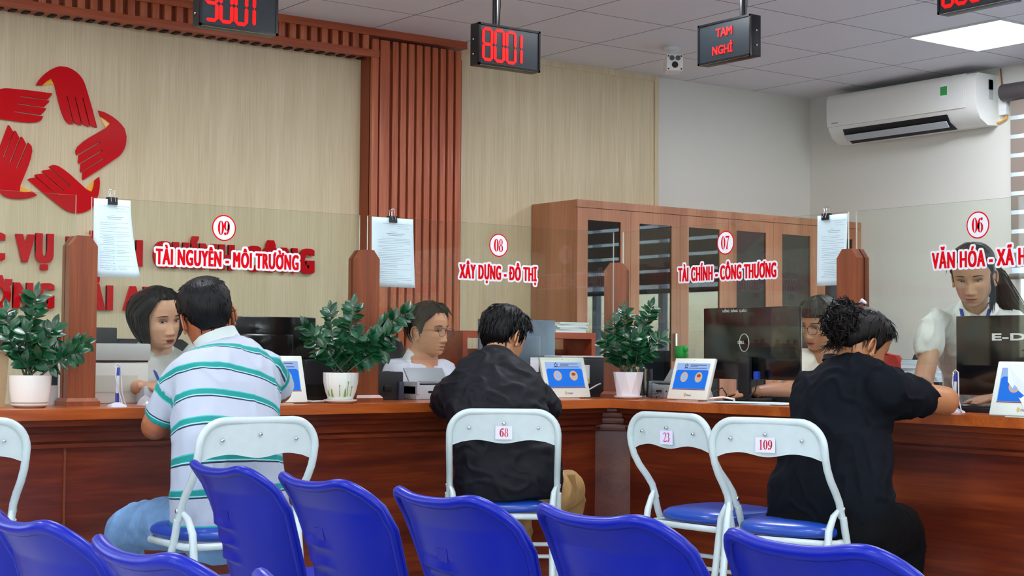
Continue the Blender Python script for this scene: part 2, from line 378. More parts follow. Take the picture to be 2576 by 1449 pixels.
for k in range(5):
    MB().prism(rot2(HAND, -2*PI*k/5), (0, -.004, 0), X_, Z_, -Y_, .011).build('hand', M_red, em, smooth=25)
    MB().prism(rot2(WEDGE, -2*PI*k/5), (0, 0, 0), X_, Z_, -Y_, .006).build('thumb_nail', M_yel, em, smooth=0)
def wall_line(name, label, s, x0, x1, zb, h, off):
    mb = MB(); add_text(mb, s, (x0, 7.262, zb), X_, Z_, -Y_, x1-x0, h, off*h, off*h*.4, 0, .018, 1.3)
    return tag(mb.build(name, M_red, smooth=0), label, 'lettering')
wall_line('wall_lettering', 'top row of raised red letters on the cream panel under the emblem', 'TRUNG TÂM PHỤC VỤ HÀNH CHÍNH CÔNG', 1.205, 4.062, 1.447, .131, .085)
wall_line('wall_lettering', 'middle row of raised red letters on the cream panel, behind the plant', 'PHƯỜNG HẢI AN', 2.085, 3.205, 1.23, .121, .085)
wall_line('wall_lettering', 'lowest row of small raised red letters half hidden by the leftmost plant', 'Trung tâm hành chính', 1.72, 2.73, 1.06, .085, .05)
# ------------------------------------------------------------------ service counter
HC = .827
CT = [(-2.26, 5.096), (4.667, 5.543), (4.554, 1.356), (5.19, 1.356), (5.30, 6.18), (-2.26, 5.73)]
def inset(d):   # front line pulled back by d
    return [(-2.26, 5.096+d), (4.667+d*1.05, 5.543+d), (4.554+d, 1.356)]
ctr = thing('service_counter', 'long L-shaped reddish wood service counter', 'counter', (0, 0, 0))
MB().prism(CT, (0, 0, HC-.038), X_, Y_, Z_, .038).build('counter_top', M_ctop, ctr, smooth=0)
def frontbox(name, d, th, z0, z1, m):
    a, b, c = inset(d); a2, b2, c2 = inset(d+th)
    MB().prism([a, b, b2, a2], (0, 0, z0), X_, Y_, Z_, z1-z0).build(name, m, ctr, smooth=0)
    MB().prism([b, c, c2, b2], (0, 0, z0), X_, Y_, Z_, z1-z0).build(name, m[1] if isinstance(m, tuple) else M_cfronty, ctr, smooth=0)
M_cfronty = wood('counter_front_wood_side', '54190b', '93401a', 'y', .55, rough=.35, coat=.15, fine=.25, c3='6f2811')
frontbox('front_panel', .14, .02, 0.0, HC-.11, M_cfront)
frontbox('moulding', .05, .11, HC-.062, HC-.038, M_cfront); frontbox('moulding', .085, .075, HC-.085, HC-.062, M_cfront); frontbox('moulding', .105, .055, HC-.118, HC-.085, M_cfront); frontbox('moulding', .128, .032, HC-.128, HC-.118, M_cfront)
frontbox('moulding', .112, .03, HC-.142, HC-.128, M_cfront); frontbox('plinth', .13, .02, 0, .1, M_cfront)
# corner pilaster, turned to the inside corner
pc = Vector((4.80, 5.69, 0)); pd = Vector((-.62, -.78, 0)).normalized(); px_ = Vector((-pd.y, pd.x, 0))
if px_.x < 0: px_ = -px_
Mp = Matrix((px_, -pd, Z_)).transposed()
mb = MB(); mb.box(pc+Z_*.34, (.215, .17, .68), Mp, .004); mb.box(pc+Z_*.695, (.228, .2, .034), Mp, .01); mb.box(pc+Z_*.728, (.214, .2, .034), Mp, .012); mb.box(pc+Z_*.757, (.226, .25, .026), Mp, .006); mb.box(pc+Z_*.779, (.236, .3, .018), Mp, .004); mb.box(pc+Z_*.05, (.235, .19, .1), Mp, .006)
mb.build('pilaster', wood('pilaster_wood', '572318', '7a3a28', 'x', .6, rough=.42, coat=.1, fine=.3), ctr)
for x in (2.075,):
    y = 5.096+.14+(x+2.26)*.0645; MB().b2((x-.004, y-.014, 0), (x+.004, y+.01, HC-.128)).build('seam_strip', plain('seam_orange', '7a3a18', .4), ctr, smooth=0)
# ------------------------------------------------------------------ glass screens with posts
GY, GX = 5.684, 4.972
def glass_screen(a, b, z0, z1, axis, label):
    mb = MB()
    if axis == 'x': mb.b2((a, GY-.004, z0), (b, GY+.004, z1))
    else: mb.b2((GX-.004, a, z0), (GX+.004, b, z1))
    nf = 1 if axis == 'x' else 0
    o = mb.build('glass_screen', [M_glass, M_gedge], smooth=0)
    for p in o.data.polygons:
        if abs(p.normal[nf]) < .5: p.material_index = 1
    return tag(o, label, 'glass screen')
glass_screen(.85, 2.167, 1.005, 1.615, 'x', 'clear glass screen left of the leftmost wooden post')
glass_screen(2.228, 3.400, 1.005, 1.612, 'x', 'clear glass screen with the lettering TÀI NGUYÊN above the counter')
glass_screen(3.439, 4.797, 1.005, 1.612, 'x', 'clear glass screen with the lettering XÂY DỰNG above the counter')
glass_screen(5.818, 4.386, 1.003, 1.631, 'y', 'clear glass screen with the lettering TÀI CHÍNH above the counter')
glass_screen(4.343, 2.88, 1.003, 1.631, 'y', 'clear glass screen with the lettering VĂN HÓA above the counter')
def make_post(x, y, rz, label, ztop, base=.13):
    t = thing('screen_post', label, 'post', (x, y, HC), rz, 'posts holding the glass screens')
    h = ztop-HC; w = .0537
    def plank(y0, y1):
        c = .029; poly = [(-w, 0), (w, 0), (w, h-c*1.3), (w-c, h), (-w+c, h), (-w, h-c*1.3)]
        return MB().prism(poly, (0, y0, 0), X_, Z_, Y_, y1-y0)
    plank(-.038, .0045).build('front_board', M_post, t, smooth=0); plank(.0135, .038).build('rear_board', M_post, t, smooth=0)
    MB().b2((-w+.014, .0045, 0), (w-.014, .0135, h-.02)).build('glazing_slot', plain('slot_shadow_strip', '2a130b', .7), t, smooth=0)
    b = base/2; z0 = MB(); z0.loft([[(-b, -b*.9, 0), (b, -b*.9, 0), (b, b*.9, 0), (-b, b*.9, 0)], [(-b, -b*.9, .018), (b, -b*.9, .018), (b, b*.9, .018), (-b, b*.9, .018)], [(-b*.85, -b*.72, .03), (b*.85, -b*.72, .03), (b*.85, b*.72, .03), (-b*.85, b*.72, .03)]])
    z0.build('base', M_post, t, smooth=0); return t
make_post(2.187, 5.684, 0, 'wooden post left of the glass screen marked 09', 1.462)
make_post(3.424, 5.684, 0, 'wooden post between the screens marked 09 and 08', 1.465)
make_post(4.899, 5.78, math.radians(-52), 'wooden corner post between the screens marked 08 and 07', 1.475)
make_post(4.972, 4.364, -PI/2, 'wooden post between the screens marked 07 and 06', 1.475)
# stickers on the screens
def sticker(no, s, cx, cz, r, t0, t1, zb, h, axis, label):
    t = thing('counter_sticker', label, 'sign', (0, 0, 0))
    if axis == 'x': P = lambda a, z: Vector((a, GY-.0045, z)); ux, un = X_, -Y_
    else: P = lambda a, z: Vector((GX-.0045, a, z)); ux, un = -Y_, -X_
    c = P(cx, cz); ring = lambda rr: [(rr*math.cos(2*PI*k/48), rr*math.sin(2*PI*k/48)) for k in range(48)]
    MB().prism(ring(r), c, ux, Z_, un, .0006).build('badge_rim', M_redprint, t, smooth=0)
    MB().prism(ring(r*.9), c, ux, Z_, un, .0009).build('badge', M_white, t, smooth=0)
    mb = MB(); hh = r*1.15; digits(mb, no, c-ux*(hh*.46)-Z_*(hh*.5), ux, Z_, un, hh, .0013, .46, .92); mb.build('number', M_redprint, t, smooth=0)
    o = P(t0, zb); w = abs(t1-t0)
    mb = MB(); add_text(mb, s, o, ux, Z_, un, w, h, h*.05, h*.02, .0085, 0, 1.16); mb.build('letter_border', M_white, t, smooth=0)
    mb = MB(); add_text(mb, s, o+un*.0008, ux, Z_, un, w, h, h*.05, h*.02, 0, 0, 1.16); mb.build('lettering', M_redprint, t, smooth=0)
sticker('09', 'TÀI NGUYÊN - MÔI TRƯỜNG', 2.773, 1.524, .052, 2.486, 3.11, 1.369, .0615, 'x', 'sticker 09 reading TÀI NGUYÊN MÔI TRƯỜNG on the glass')
sticker('08', 'XÂY DỰNG - ĐÔ THỊ', 4.121, 1.519, .052, 3.908, 4.337, 1.3645, .063, 'x', 'sticker 08 reading XÂY DỰNG ĐÔ THỊ on the glass')
sticker('07', 'TÀI CHÍNH - CÔNG THƯƠNG', 5.105, 1.541, .054, 5.419, 4.791, 1.375, .0645, 'y', 'sticker 07 reading TÀI CHÍNH CÔNG THƯƠNG on the glass')
sticker('06', 'VĂN HÓA - XÃ HỘI', 3.74, 1.536, .052, 3.957, 3.47, 1.377, .063, 'y', 'sticker 06 reading VĂN HÓA XÃ HỘI on the glass')
# notices clipped on the glass
def notice(axis, a, ztop, w, h, label, seed, curl=0., clipat=.5):
    if axis == 'x': ux, un, o = X_, -Y_, Vector((a, GY-.007, ztop))
    else: ux, un, o = -Y_, -X_, Vector((GX-.007, a, ztop))
    t = thing('notice_sheet', label, 'notice', o); rnd = random.Random(seed)
    def P(u, v, lift=0.):    # u 0..1 across, v 0..1 down the sheet
        return ux*(u*w+curl*.5*v*v*u)-Z_*(v*h)+un*(.002+lift+abs(curl)*(.5*u*u*v+.12*math.sin(u*9)*v)+.004*v)
    def sheet(lift, flip=False):
        nu, nv = 8, 12; vs = [P(i/nu, j/nv, lift) for j in range(nv+1) for i in range(nu+1)]
        return vs, [(j*(nu+1)+i, j*(nu+1)+i+1, (j+1)*(nu+1)+i+1, (j+1)*(nu+1)+i) for j in range(nv) for i in range(nu)]
    mb = MB(); mb.add(*sheet(0)); o2 = mb.build('sheet', M_paper, t)
    sm = o2.modifiers.new('s', 'SOLIDIFY'); sm.thickness = .0006
    mb = MB()
    def row(v, u0, u1, th=.0028):
        k = 6; top = [P(u0+(u1-u0)*i/k, v, .001) for i in range(k+1)]; bot = [P(u0+(u1-u0)*i/k, v+th, .001) for i in range(k+1)]
        mb.add(top+bot, [(i, k+1+i, k+2+i, i+1) for i in range(k)])
    row(.085, .25, .45); row(.085, .52, .95); row(.115, .6, .85); row(.15, .6, .9); row(.2, .45, .58); row(.225, .35, .78, .006); row(.25, .38, .72, .005)
    v = .3
    while v < .92:
        row(v, .15 if rnd.random() < .75 else .24, rnd.choice((.9, .92, .91, .6, .75))); v += rnd.choice((.021, .024, .024, .034))
    mb.build('printed_lines', M_ink, t, smooth=0)
    # binder clip over the glass edge
    k = thing('binder_clip', 'black binder clip holding the '+label.split(' clipped')[0], 'binder clip', o+ux*(w*clipat)+Z_*.004)
    b = MB(); s = .019
    b.add([ux*i*s+un*d+Z_*z for i in (-1, 1) for d, z in ((.010, -.024), (.007, 0.004), (-.016, .004), (-.019, -.024))], [(0, 1, 5, 4), (1, 2, 6, 5), (2, 3, 7, 6), (0, 4, 7, 3), (0, 3, 2, 1), (4, 5, 6, 7)])
    b.build('clip_body', M_black, k, smooth=0); r = .0009
    for sg in (1, -1):
        d = un*(.003 if sg > 0 else -.012); p = [ux*-.009+d-Z_*.014, ux*-.007+d+Z_*.016, ux*-.010+d+Z_*.026, ux*-.005+d+Z_*.034, ux*.005+d+Z_*.034, ux*.010+d+Z_*.026, ux*.007+d+Z_*.016, ux*.009+d-Z_*.014]
        MB().tube([q+un*(.0105 if sg > 0 else 0) if i in (0, 7) else q for i, q in enumerate(p)], r, 6).build('wire_handle', M_metal, k)
notice('x', 2.233, 1.607, .145, .296, 'curled printed notice clipped to the screen marked 09', 1, curl=.06)
notice('x', 3.454, 1.609, .208, .296, 'flat printed notice clipped to the screen marked 08', 2, curl=.012)
notice('y', 4.549, 1.624, .166, .296, 'printed notice clipped to the screen marked 07', 3, curl=-.012, clipat=.28)
# ------------------------------------------------------------------ hanging displays
M_led_red = emit('red_led', 'ff0503', 1.5); M_screen = plain('dark_display_glass', '171e22', .3)
def seg7(mb, ch, o, ux, un, w, h):
    t = h*.105; S = {'0': 'abcdef', '1': 'bc', '6': 'acdefg', '8': 'abcdefg', '9': 'abcdfg'}[ch]; g = t*.08
    P = {'a': ((0, h), (w, h)), 'b': ((w, h), (w, h/2)), 'c': ((w, h/2), (w, 0)), 'd': ((0, 0), (w, 0)), 'e': ((0, h/2), (0, 0)), 'f': ((0, h), (0, h/2)), 'g': ((0, h/2), (w, h/2))}
    for c in S:
        (x0, y0), (x1, y1) = P[c]; L = math.hypot(x1-x0, y1-y0); dx, dy = (x1-x0)/L, (y1-y0)/L; nx, ny = -dy, dx
        q = [(g, 0), (t/2+g, t/2), (L-t/2-g, t/2), (L-g, 0), (L-t/2-g, -t/2), (t/2+g, -t/2)]
        mb.prism([(x0+a*dx+b*nx, y0+a*dy+b*ny) for a, b in q], o, ux, Z_, un, .002)
def display(x, y, zb, axis, content, label, polex):
    t = thing('queue_display', label, 'number display', (x, y, zb), 0 if axis == 'x' else -PI/2)
    w, h, d = .339, .186, .06     # local: face -Y, left edge at x=0
    MB().box((w/2, d/2, h/2), (w, d, h), None, .003).build('housing', M_black, t)
    mb = MB()
    for a, b, c, e in ((0, w, 0, .009), (0, w, h-.009, h), (0, .009, 0, h), (w-.009, w, 0, h)): mb.b2((a, -.006, c), (b, .002, e))
    mb.build('bezel', plain('black_gloss_bezel', '0a0b0d', .2, coat=.6), t, smooth=0)
    MB().b2((.009, -.002, .009), (w-.009, .001, h-.009)).build('screen', M_screen, t, smooth=0)
    mb = MB()
    if content == 'TAM NGHỈ':
        add_text(mb, 'TAM', (.118, -.003, .113), X_, Z_, -Y_, .105, .04, .0015, .001, 0, .002); mb.build('lit_word', M_led_red, t, smooth=0); mb = MB(); add_text(mb, 'NGHỈ', (.095, -.003, .034), X_, Z_, -Y_, .13, .04, .0012, .001, 0, .002)
    else:
        for i, ch in enumerate(content): seg7(mb, ch, Vector((.026+i*.064-(.03 if ch == '1' else 0), -.0025, .026)), X_, -Y_, .046, .135)
    mb.build('lit_word' if content[0] == 'T' else 'lit_digits', M_led_red, t, smooth=0)
    MB().cyl((polex, d/2, h), (polex, d/2, CEIL-zb), .013).build('hanging_pole', M_pole, t)
    MB().cyl((polex, d/2, CEIL-zb-.012), (polex, d/2, CEIL-zb), .035).build('ceiling_flange', M_pole, t)
    for z in (.05, .115):
        for xx in (-.004, w+.004): MB().ell((xx, d*.5, z), (.004, .005, .005), None, 10, 6).build('side_screw', M_metal, t)
    MB().tube([(polex+.02, d/2, h), (polex+.028, d/2, h+.1), (polex+.018, d/2, h+.3), (polex+.016, d/2, CEIL-zb)], .003, 6).build('cable', M_black, t)
display(2.601, 5.57, 2.296, 'x', '9001', 'hanging red LED number display reading 9001, leftmost', .17)
display(3.922, 5.57, 2.297, 'x', '8001', 'hanging red LED number display reading 8001', .113)
display(4.95, 5.266, 2.363, 'y', 'TAM NGHỈ', 'hanging LED display with two short red words', .255)
display(4.95, 3.908, 2.369, 'y', '6001', 'hanging red LED number display reading 6001, rightmost', .17)
# ------------------------------------------------------------------ security camera
cm = thing('security_camera', 'white twin-lens security camera under the ceiling', 'security camera', (5.95, 6.55, CEIL), math.radians(-33))
MB().lathe([(0, 0), (.045, 0), (.045, -.015), (.03, -.022), (0, -.022)]).build('mount', M_offwhite, cm)
MB().tube([(0, 0, -.02), (0, -.01, -.05), (0, -.03, -.075)], [.022, .02, .024], 14).build('arm', M_offwhite, cm)
mb = MB(); mb.box((0, -.045, -.105), (.094, .13, .094), None, .016); mb.build('body', M_offwhite, cm)
MB().box((0, -.112, -.105), (.09, .006, .09), None, .0025).build('front_plate', M_offwhite, cm)
MB().cyl((0, -.113, -.118), (0, -.118, -.118), .018).build('lens', plain('lens_black', '05060a', .08, coat=1), cm)
for s in (-1, 1): MB().cyl((s*.017, -.113, -.08), (s*.017, -.117, -.08), .0145).build('infrared_lamp', plain('ir_lamp', '4c5a5c', .15, coat=.6), cm)
for sx in (-1, 1):
    for sz in (-1, 1): MB().ell((sx*.036, -.115, -.105+sz*.036), (.005, .002, .005), None, 8, 6).build('corner_screw', M_dark, cm)
# ------------------------------------------------------------------ air conditioner
ac = thing('air_conditioner', 'white split air conditioner high on the right wall', 'air conditioner', (WB, 6.38, 2.42))
W2 = .57
prof = [(0, .0), (-.10, -.005), (-.17, .03), (-.205, .085), (-.215, .15), (-.215, .27), (-.205, .295), (-.19, .302), (0, .302)]   # x (into room), z
def slab(mb, y0, y1, pf): mb.prism(pf, (0, y0, 0), X_, Z_, Y_, y1-y0)
M_ac = plain('ac_white', 'e9ebe6', .3, coat=.3)
mb = MB(); slab(mb, -W2+.03, W2-.0, [(x*.98, z) for x, z in prof]); mb.build('body', M_ac, ac, smooth=50)
mb = MB(); slab(mb, -W2-.02, -W2+.06, prof); mb.build('end_cap', M_ac, ac, smooth=50)
mb = MB(); slab(mb, -W2+.062, W2+.002, [(-.2, .1), (-.213, .1), (-.2185, .15), (-.2185, .272), (-.207, .3), (-.195, .307), (-.19, .3), (-.21, .27), (-.212, .15)]); mb.build('front_cover', M_ac, ac, smooth=50)
mb = MB(); slab(mb, -W2+.2, W2-.12, [(-.202, .075), (-.176, .028), (-.11, -.009), (-.09, -.004), (-.14, .02), (-.18, .062)]); mb.build('air_outlet', plain('outlet_dark', '15191e', .5), ac)
mb = MB(); slab(mb, -W2+.21, W2-.13, [(-.196, .034), (-.191, .038), (-.162, .004), (-.167, 0)]); mb.build('louvre', plain('louvre_grey', 'b9c3ca', .3), ac)
mb = MB(); mb.b2((-.2195, -W2+.18, .17), (-.218, -W2+.235, .265)); mb.build('energy_label', M_white, ac, smooth=0)
mb = MB(); mb.b2((-.2205, -W2+.183, .19), (-.219, -W2+.232, .243)); mb.build('green_label', plain('label_green', '2f9e4a', .5), ac, smooth=0)
mb = MB(); mb.b2((-.2195, W2-.09, .118), (-.2175, W2-.04, .124)); mb.build('name_mark', plain('mark_grey', '8a9094', .4), ac, smooth=0)
mb = MB(); mb.b2((-.09, -W2-.022, .15), (-.05, -W2-.019, .27)); mb.b2((-.1, -W2-.022, .21), (-.05, -W2-.0195, .27)); mb.build('rating_plate', plain('plate_grey', 'b9bfc4', .5), ac, smooth=0)
jb = thing('junction_box', 'small white junction box with wires beside the air conditioner', 'junction box', (WB, 5.733, 2.55))
MB().box((-.02, 0, 0), (.04, .055, .1), None, .004).build('box', M_offwhite, jb); MB().box((-.02, 0, -.06), (.036, .05, .03), None, .003).build('terminal_cover', M_offwhite, jb)
MB().tube([(-.015, .0, .05), (-.012, .02, .12), (-.012, .03, .21)], .004, 8).build('wire', plain('wire_red', '9c4a3a', .5), jb)
MB().tube([(-.015, .012, .05), (-.012, .03, .1), (-.012, .04, .21)], .004, 8).build('wire', plain('wire_cream', 'd9cfa8', .5), jb)
MB().tube([(-.015, -.01, -.07), (-.02, -.015, -.095), (-.02, .02, -.11), (-.02, .05, -.115)], .006, 8).build('wire', plain('wire_yellow', 'e0a52c', .5), jb)
# ------------------------------------------------------------------ zebra roller blind
bl = thing('roller_blind', 'brown and white striped roller blind over the right-hand window', 'window blind', (WB, 5.68, 2.60))
mb = MB(); mb.tube([(-.06, .03, 0), (-.06, -2.5, 0)], .052, 20); mb.build('cassette', plain('blind_cassette', '4b4648', .4), bl)
def blind_mat():
    m, n, l, b = newmat('blind_fabric'); b.inputs['Base Color'].default_value = lin('8d8076'); b.inputs['Roughness'].default_value = .8
    return m
mb = MB(); z = -.055
while z > -1.06: mb.b2((-.062, -2.45, z-.088), (-.060, -.02, z)); z -= .112
o = mb.build('opaque_band', blind_mat(), bl, smooth=0)
m_sh, n, l, b = newmat('blind_sheer'); n.remove(b)
tr = n.new('ShaderNodeBsdfTransparent'); df = n.new('ShaderNodeBsdfTranslucent'); df.inputs[0].default_value = lin('f2f4f4'); mx = n.new('ShaderNodeMixShader'); mx.inputs[0].default_value = .5
l.new(tr.outputs[0], mx.inputs[1]); l.new(df.outputs[0], mx.inputs[2]); l.new(mx.outputs[0], n['Material Output'].inputs[0])
mb = MB(); mb.b2((-.0575, -2.45, -1.08), (-.0565, -.02, -.04)); mb.build('sheer_fabric', m_sh, bl, smooth=0)
MB().tube([(-.06, -.01, -1.09), (-.06, -2.46, -1.09)], .018, 14).build('bottom_bar', plain('blind_bar', '6d665f', .4), bl)
# ------------------------------------------------------------------ filing cabinet row with glazed doors
CY0, CY1, CX0, CX1, CH = 6.85, 7.27, 5.513, 7.885, 1.905
cab = thing('wardrobe_cabinet', 'tall brown wooden cabinet with five dark glazed doors', 'cabinet', (CX0, CY0, 0))
cw = CX1-CX0; dp = CY1-CY0
zc = CH-.042; mb = MB(); mb.b2((0, .02, 0), (.02, dp, zc)); mb.b2((cw-.02, .02, 0), (cw, dp, zc)); mb.b2((.02, dp-.01, 0), (cw-.02, dp, zc)); mb.b2((0, .0, zc), (cw, dp, CH)); mb.b2((.02, .02, 0), (cw-.02, dp-.01, .08))
mb.build('carcass', M_cab, cab, smooth=0)
for z in (.45, .82, 1.18, 1.5): MB().b2((.02, .06, z), (cw-.02, dp-.01, z+.018)).build('shelf', M_cab, cab, smooth=0)
M_cglass = thin_glass('cabinet_glass', (.34, .38, .4), 0.0, 1.85)
edges = [0.002, .397, .781, 1.175, 1.561, 1.96, cw-.002]
gl = [(.078, .322), (.464, .715), (.851, 1.105), (1.245, 1.498), (1.641, 1.896), (2.03, 2.29)]
for (a, b), (g0, g1) in zip(zip(edges, edges[1:]), gl):
    mb = MB(); zt = CH-.045; z0 = .1
    mb.b2((a+.001, 0, z0), (g0, .02, zt)); mb.b2((g1, 0, z0), (b-.001, .02, zt)); mb.b2((g0, 0, CH-.112), (g1, .02, zt)); mb.b2((g0, 0, z0), (g1, .02, .55))
    d = mb.build('door', M_cab, cab, smooth=0)
    MB().b2((g0, .008, .55), (g1, .012, CH-.112)).build('glass_pane', M_cglass, d, smooth=0)
    MB().b2((g1+.015, -.02, 1.0), (g1+.027, 0, 1.16)).build('handle', M_metal, d)
for (x, z, c, w, h) in ((.5, 1.2, 'd8cfae', .1, .2), (.62, 1.2, '5d86c8', .1, .24), (.55, .84, 'cfd6da', .2, .3), (1.0, .84, 'c5ccd0', .2, .26), (.15, .84, '6d7e92', .16, .28), (1.4, .84, 'd5dade', .2, .27), (1.75, 1.2, 'b6c4d0', .2, .25), (.2, 1.2, '7d93a8', .12, .22)):
    tag(MB().box((CX0+x+w/2, CY0+.2, z+h/2), (w, .2, h), None, .004).build('document_box', plain('box_'+c, c, .6)), 'document box standing behind the cabinet glass', 'document box', 'document boxes in the cabinet')
# ================================================================== WHITE FOLDING CHAIRS
M_cw = plain('white_enamel', 'c6d4d4', .28, coat=.3, var=.03, vscale=30)
M_cblue = plain('blue_vinyl', '1846a8', .32, coat=.25, bump=.12, bscale=90)
M_card = plain('card_lilac', 'dcd8f2', .5); M_cardtxt = plain('card_red', 'b81a26', .5)
SIDE = [(-.215, .735), (-.208, .70), (-.195, .665), (-.168, .625), (-.13, .585), (-.102, .55), (-.082, .50), (-.066, .45), (-.02, .35), (.06, .19), (.15, .0)]
def folding_chair(loc, yaw, label, no=None):
    t = thing('folding_chair', label, 'folding chair', (loc[0], loc[1], 0), -math.radians(yaw), 'white folding chairs at the counter')
    w = .205; r = .0125; cr = .085; zt = .815
    top = [(w-cr+cr*math.cos(a), -.215-.006*math.sin(a), zt-cr+cr*math.sin(a)) for a in (PI*k/16 for k in range(0, 9))]
    top = top+[(-x, y, z) for x, y, z in reversed(top)]
    right = [(w+.012*max(0, .6-z), y, z) for y, z in SIDE[1:7]]; left = [(-x, y, z) for x, y, z in right]
    MB().tube(list(reversed(left))[0:0]+[(x, y, z) for x, y, z in reversed(right)]+top+left, r, 12, up=(1, 0, 0)).build('back_tube', M_cw, t)
    for s in (-1, 1):
        MB().tube([(s*(w+.006), y, z) for y, z in SIDE[6:]], r, 12, up=(1, 0, 0)).build('front_leg', M_cw, t)
        MB().tube([(s*(w+.001), -.088, .535), (s*(w-.012), -.118, .505), (s*(w-.018), -.142, .46), (s*(w-.018), -.152, .4), (s*(w-.018), -.17, .28), (s*(w-.018), -.215, 0)], [.006, .011, r, r, r, r], 12, up=(1, 0, 0)).build('rear_leg', M_cw, t)
        MB().ell((s*(w+.014), -.09, .528), (.004, .008, .008), None, 12, 6).build('pivot_rivet', M_metal, t)
    # back panel, gently dished, wavy lower edge
    nu, nv = 28, 6; V = []; F = []; hw = w-.004
    for side in (0, 1):
        for j in range(nv+1):
            for i in range(nu+1):
                u = -1+2*i/nu; v = j/nv
                low = .70-.0065*math.cos(PI*u*2)*(1 if abs(u) < .75 else .6)+.003-(.012*max(0, abs(u)-.8)/.2)
                ex = abs(u); topz = zt-.006-(cr*(1-math.sqrt(max(0, 1-((ex-.59)/.41)**2))) if ex > .59 else 0)
                topz = max(topz, low+.03)
                z = low+(topz-low)*v; yy = -.205-.03*(z-.7)/.1*.35-.012*(1-u*u)
                V.append((u*hw, yy-(.0015 if side else -.0015), z))
    n0 = (nu+1)*(nv+1)
    for side in (0, 1):
        for j in range(nv):
            for i in range(nu):
                a = side*n0+j*(nu+1)+i; F.append((a, a+1, a+nu+2, a+nu+1))
    for i in range(nu): F.append((i, i+1, n0+i+1, n0+i)); a = nv*(nu+1)+i; F.append((a, a+1, n0+a+1, n0+a))
    mb = MB(); mb.add(V, F); mb.build('back_panel', M_cw, t, smooth=50)
    for x, z in ((-.13, .755), (0, .772), (.13, .755)): MB().ell((x, -.222-.011*(1-(x/hw)**2), z), (.0065, .004, .0065), None, 12, 8).build('back_rivet', M_metal, t)
    # cushion
    rings = []
    for k, (s, z) in enumerate(((.86, .425), (.97, .431), (1.0, .443), (.985, .456), (.9, .468), (.7, .476), (.4, .48), (.1, .481))):
        ring = []
        for q in range(40):
            a = 2*PI*q/40; c, d = math.cos(a), math.sin(a); e = .62
            ring.append((.2*s*math.copysign(abs(c)**e, c)*(1-.06*math.copysign(abs(d)**e, d)*-1), .055+.19*s*math.copysign(abs(d)**e, d), z))
        rings.append(ring)
    MB().loft(rings).build('seat_cushion', M_cblue, t, smooth=60)
    path = [(.195, -.1), (.195, .16), (.16, .215), (-.16, .215), (-.195, .16), (-.195, -.1), (-.16, -.135), (.16, -.135)]
    MB().tube([(x, y, .415) for x, y in path], .0115, 10, closed=True).build('seat_rail', M_cw, t)
    for y, z in ((.0, .295), (.025, .245)): MB().cyl((-w, y, z), (w, y, z), .008, None, 10).build('rung', M_cw, t)
    MB().cyl((-w+.018, -.19, .14), (w-.018, -.19, .14), .008, None, 10).build('rung', M_cw, t)
    for s in (-1, 1):
        for y in (.15, -.215): MB().cyl((s*(w if y > 0 else w-.018), y, 0), (s*(w if y > 0 else w-.018), y*.97, .03), .0155).build('foot_cap', M_black, t)
    if no:
        c = Vector((0, -.2245, .715)); cwid = .032 if len(no) < 3 else .036
        lb = MB().box(c+Vector((0, -.0045, .022)), (cwid*2, .001, .05)).build('number_card', M_card, t, smooth=0)
        mb = MB(); h = .034; digits(mb, no, c+Vector((-h*.5*len(no)*.5+.001, -.0052, .006)), X_, Z_, -Y_, h, 0, .5); mb.build('number', M_cardtxt, lb, smooth=0)
    return t
folding_chair((2.33, 4.72), 0, 'white folding chair without a number, behind the man in the striped polo shirt')
folding_chair((3.622, 4.95), 36, 'white folding chair numbered 68, with the black-jacketed person sitting on it', '68')
folding_chair((3.99, 3.76), 72, 'white folding chair numbered 109, beside the woman in black', '109')
folding_chair((4.035, 4.22), 88, 'empty white folding chair numbered 23', '23')
folding_chair((1.485, 5.02), 0, 'white folding chair cut off by the left edge of the photo')
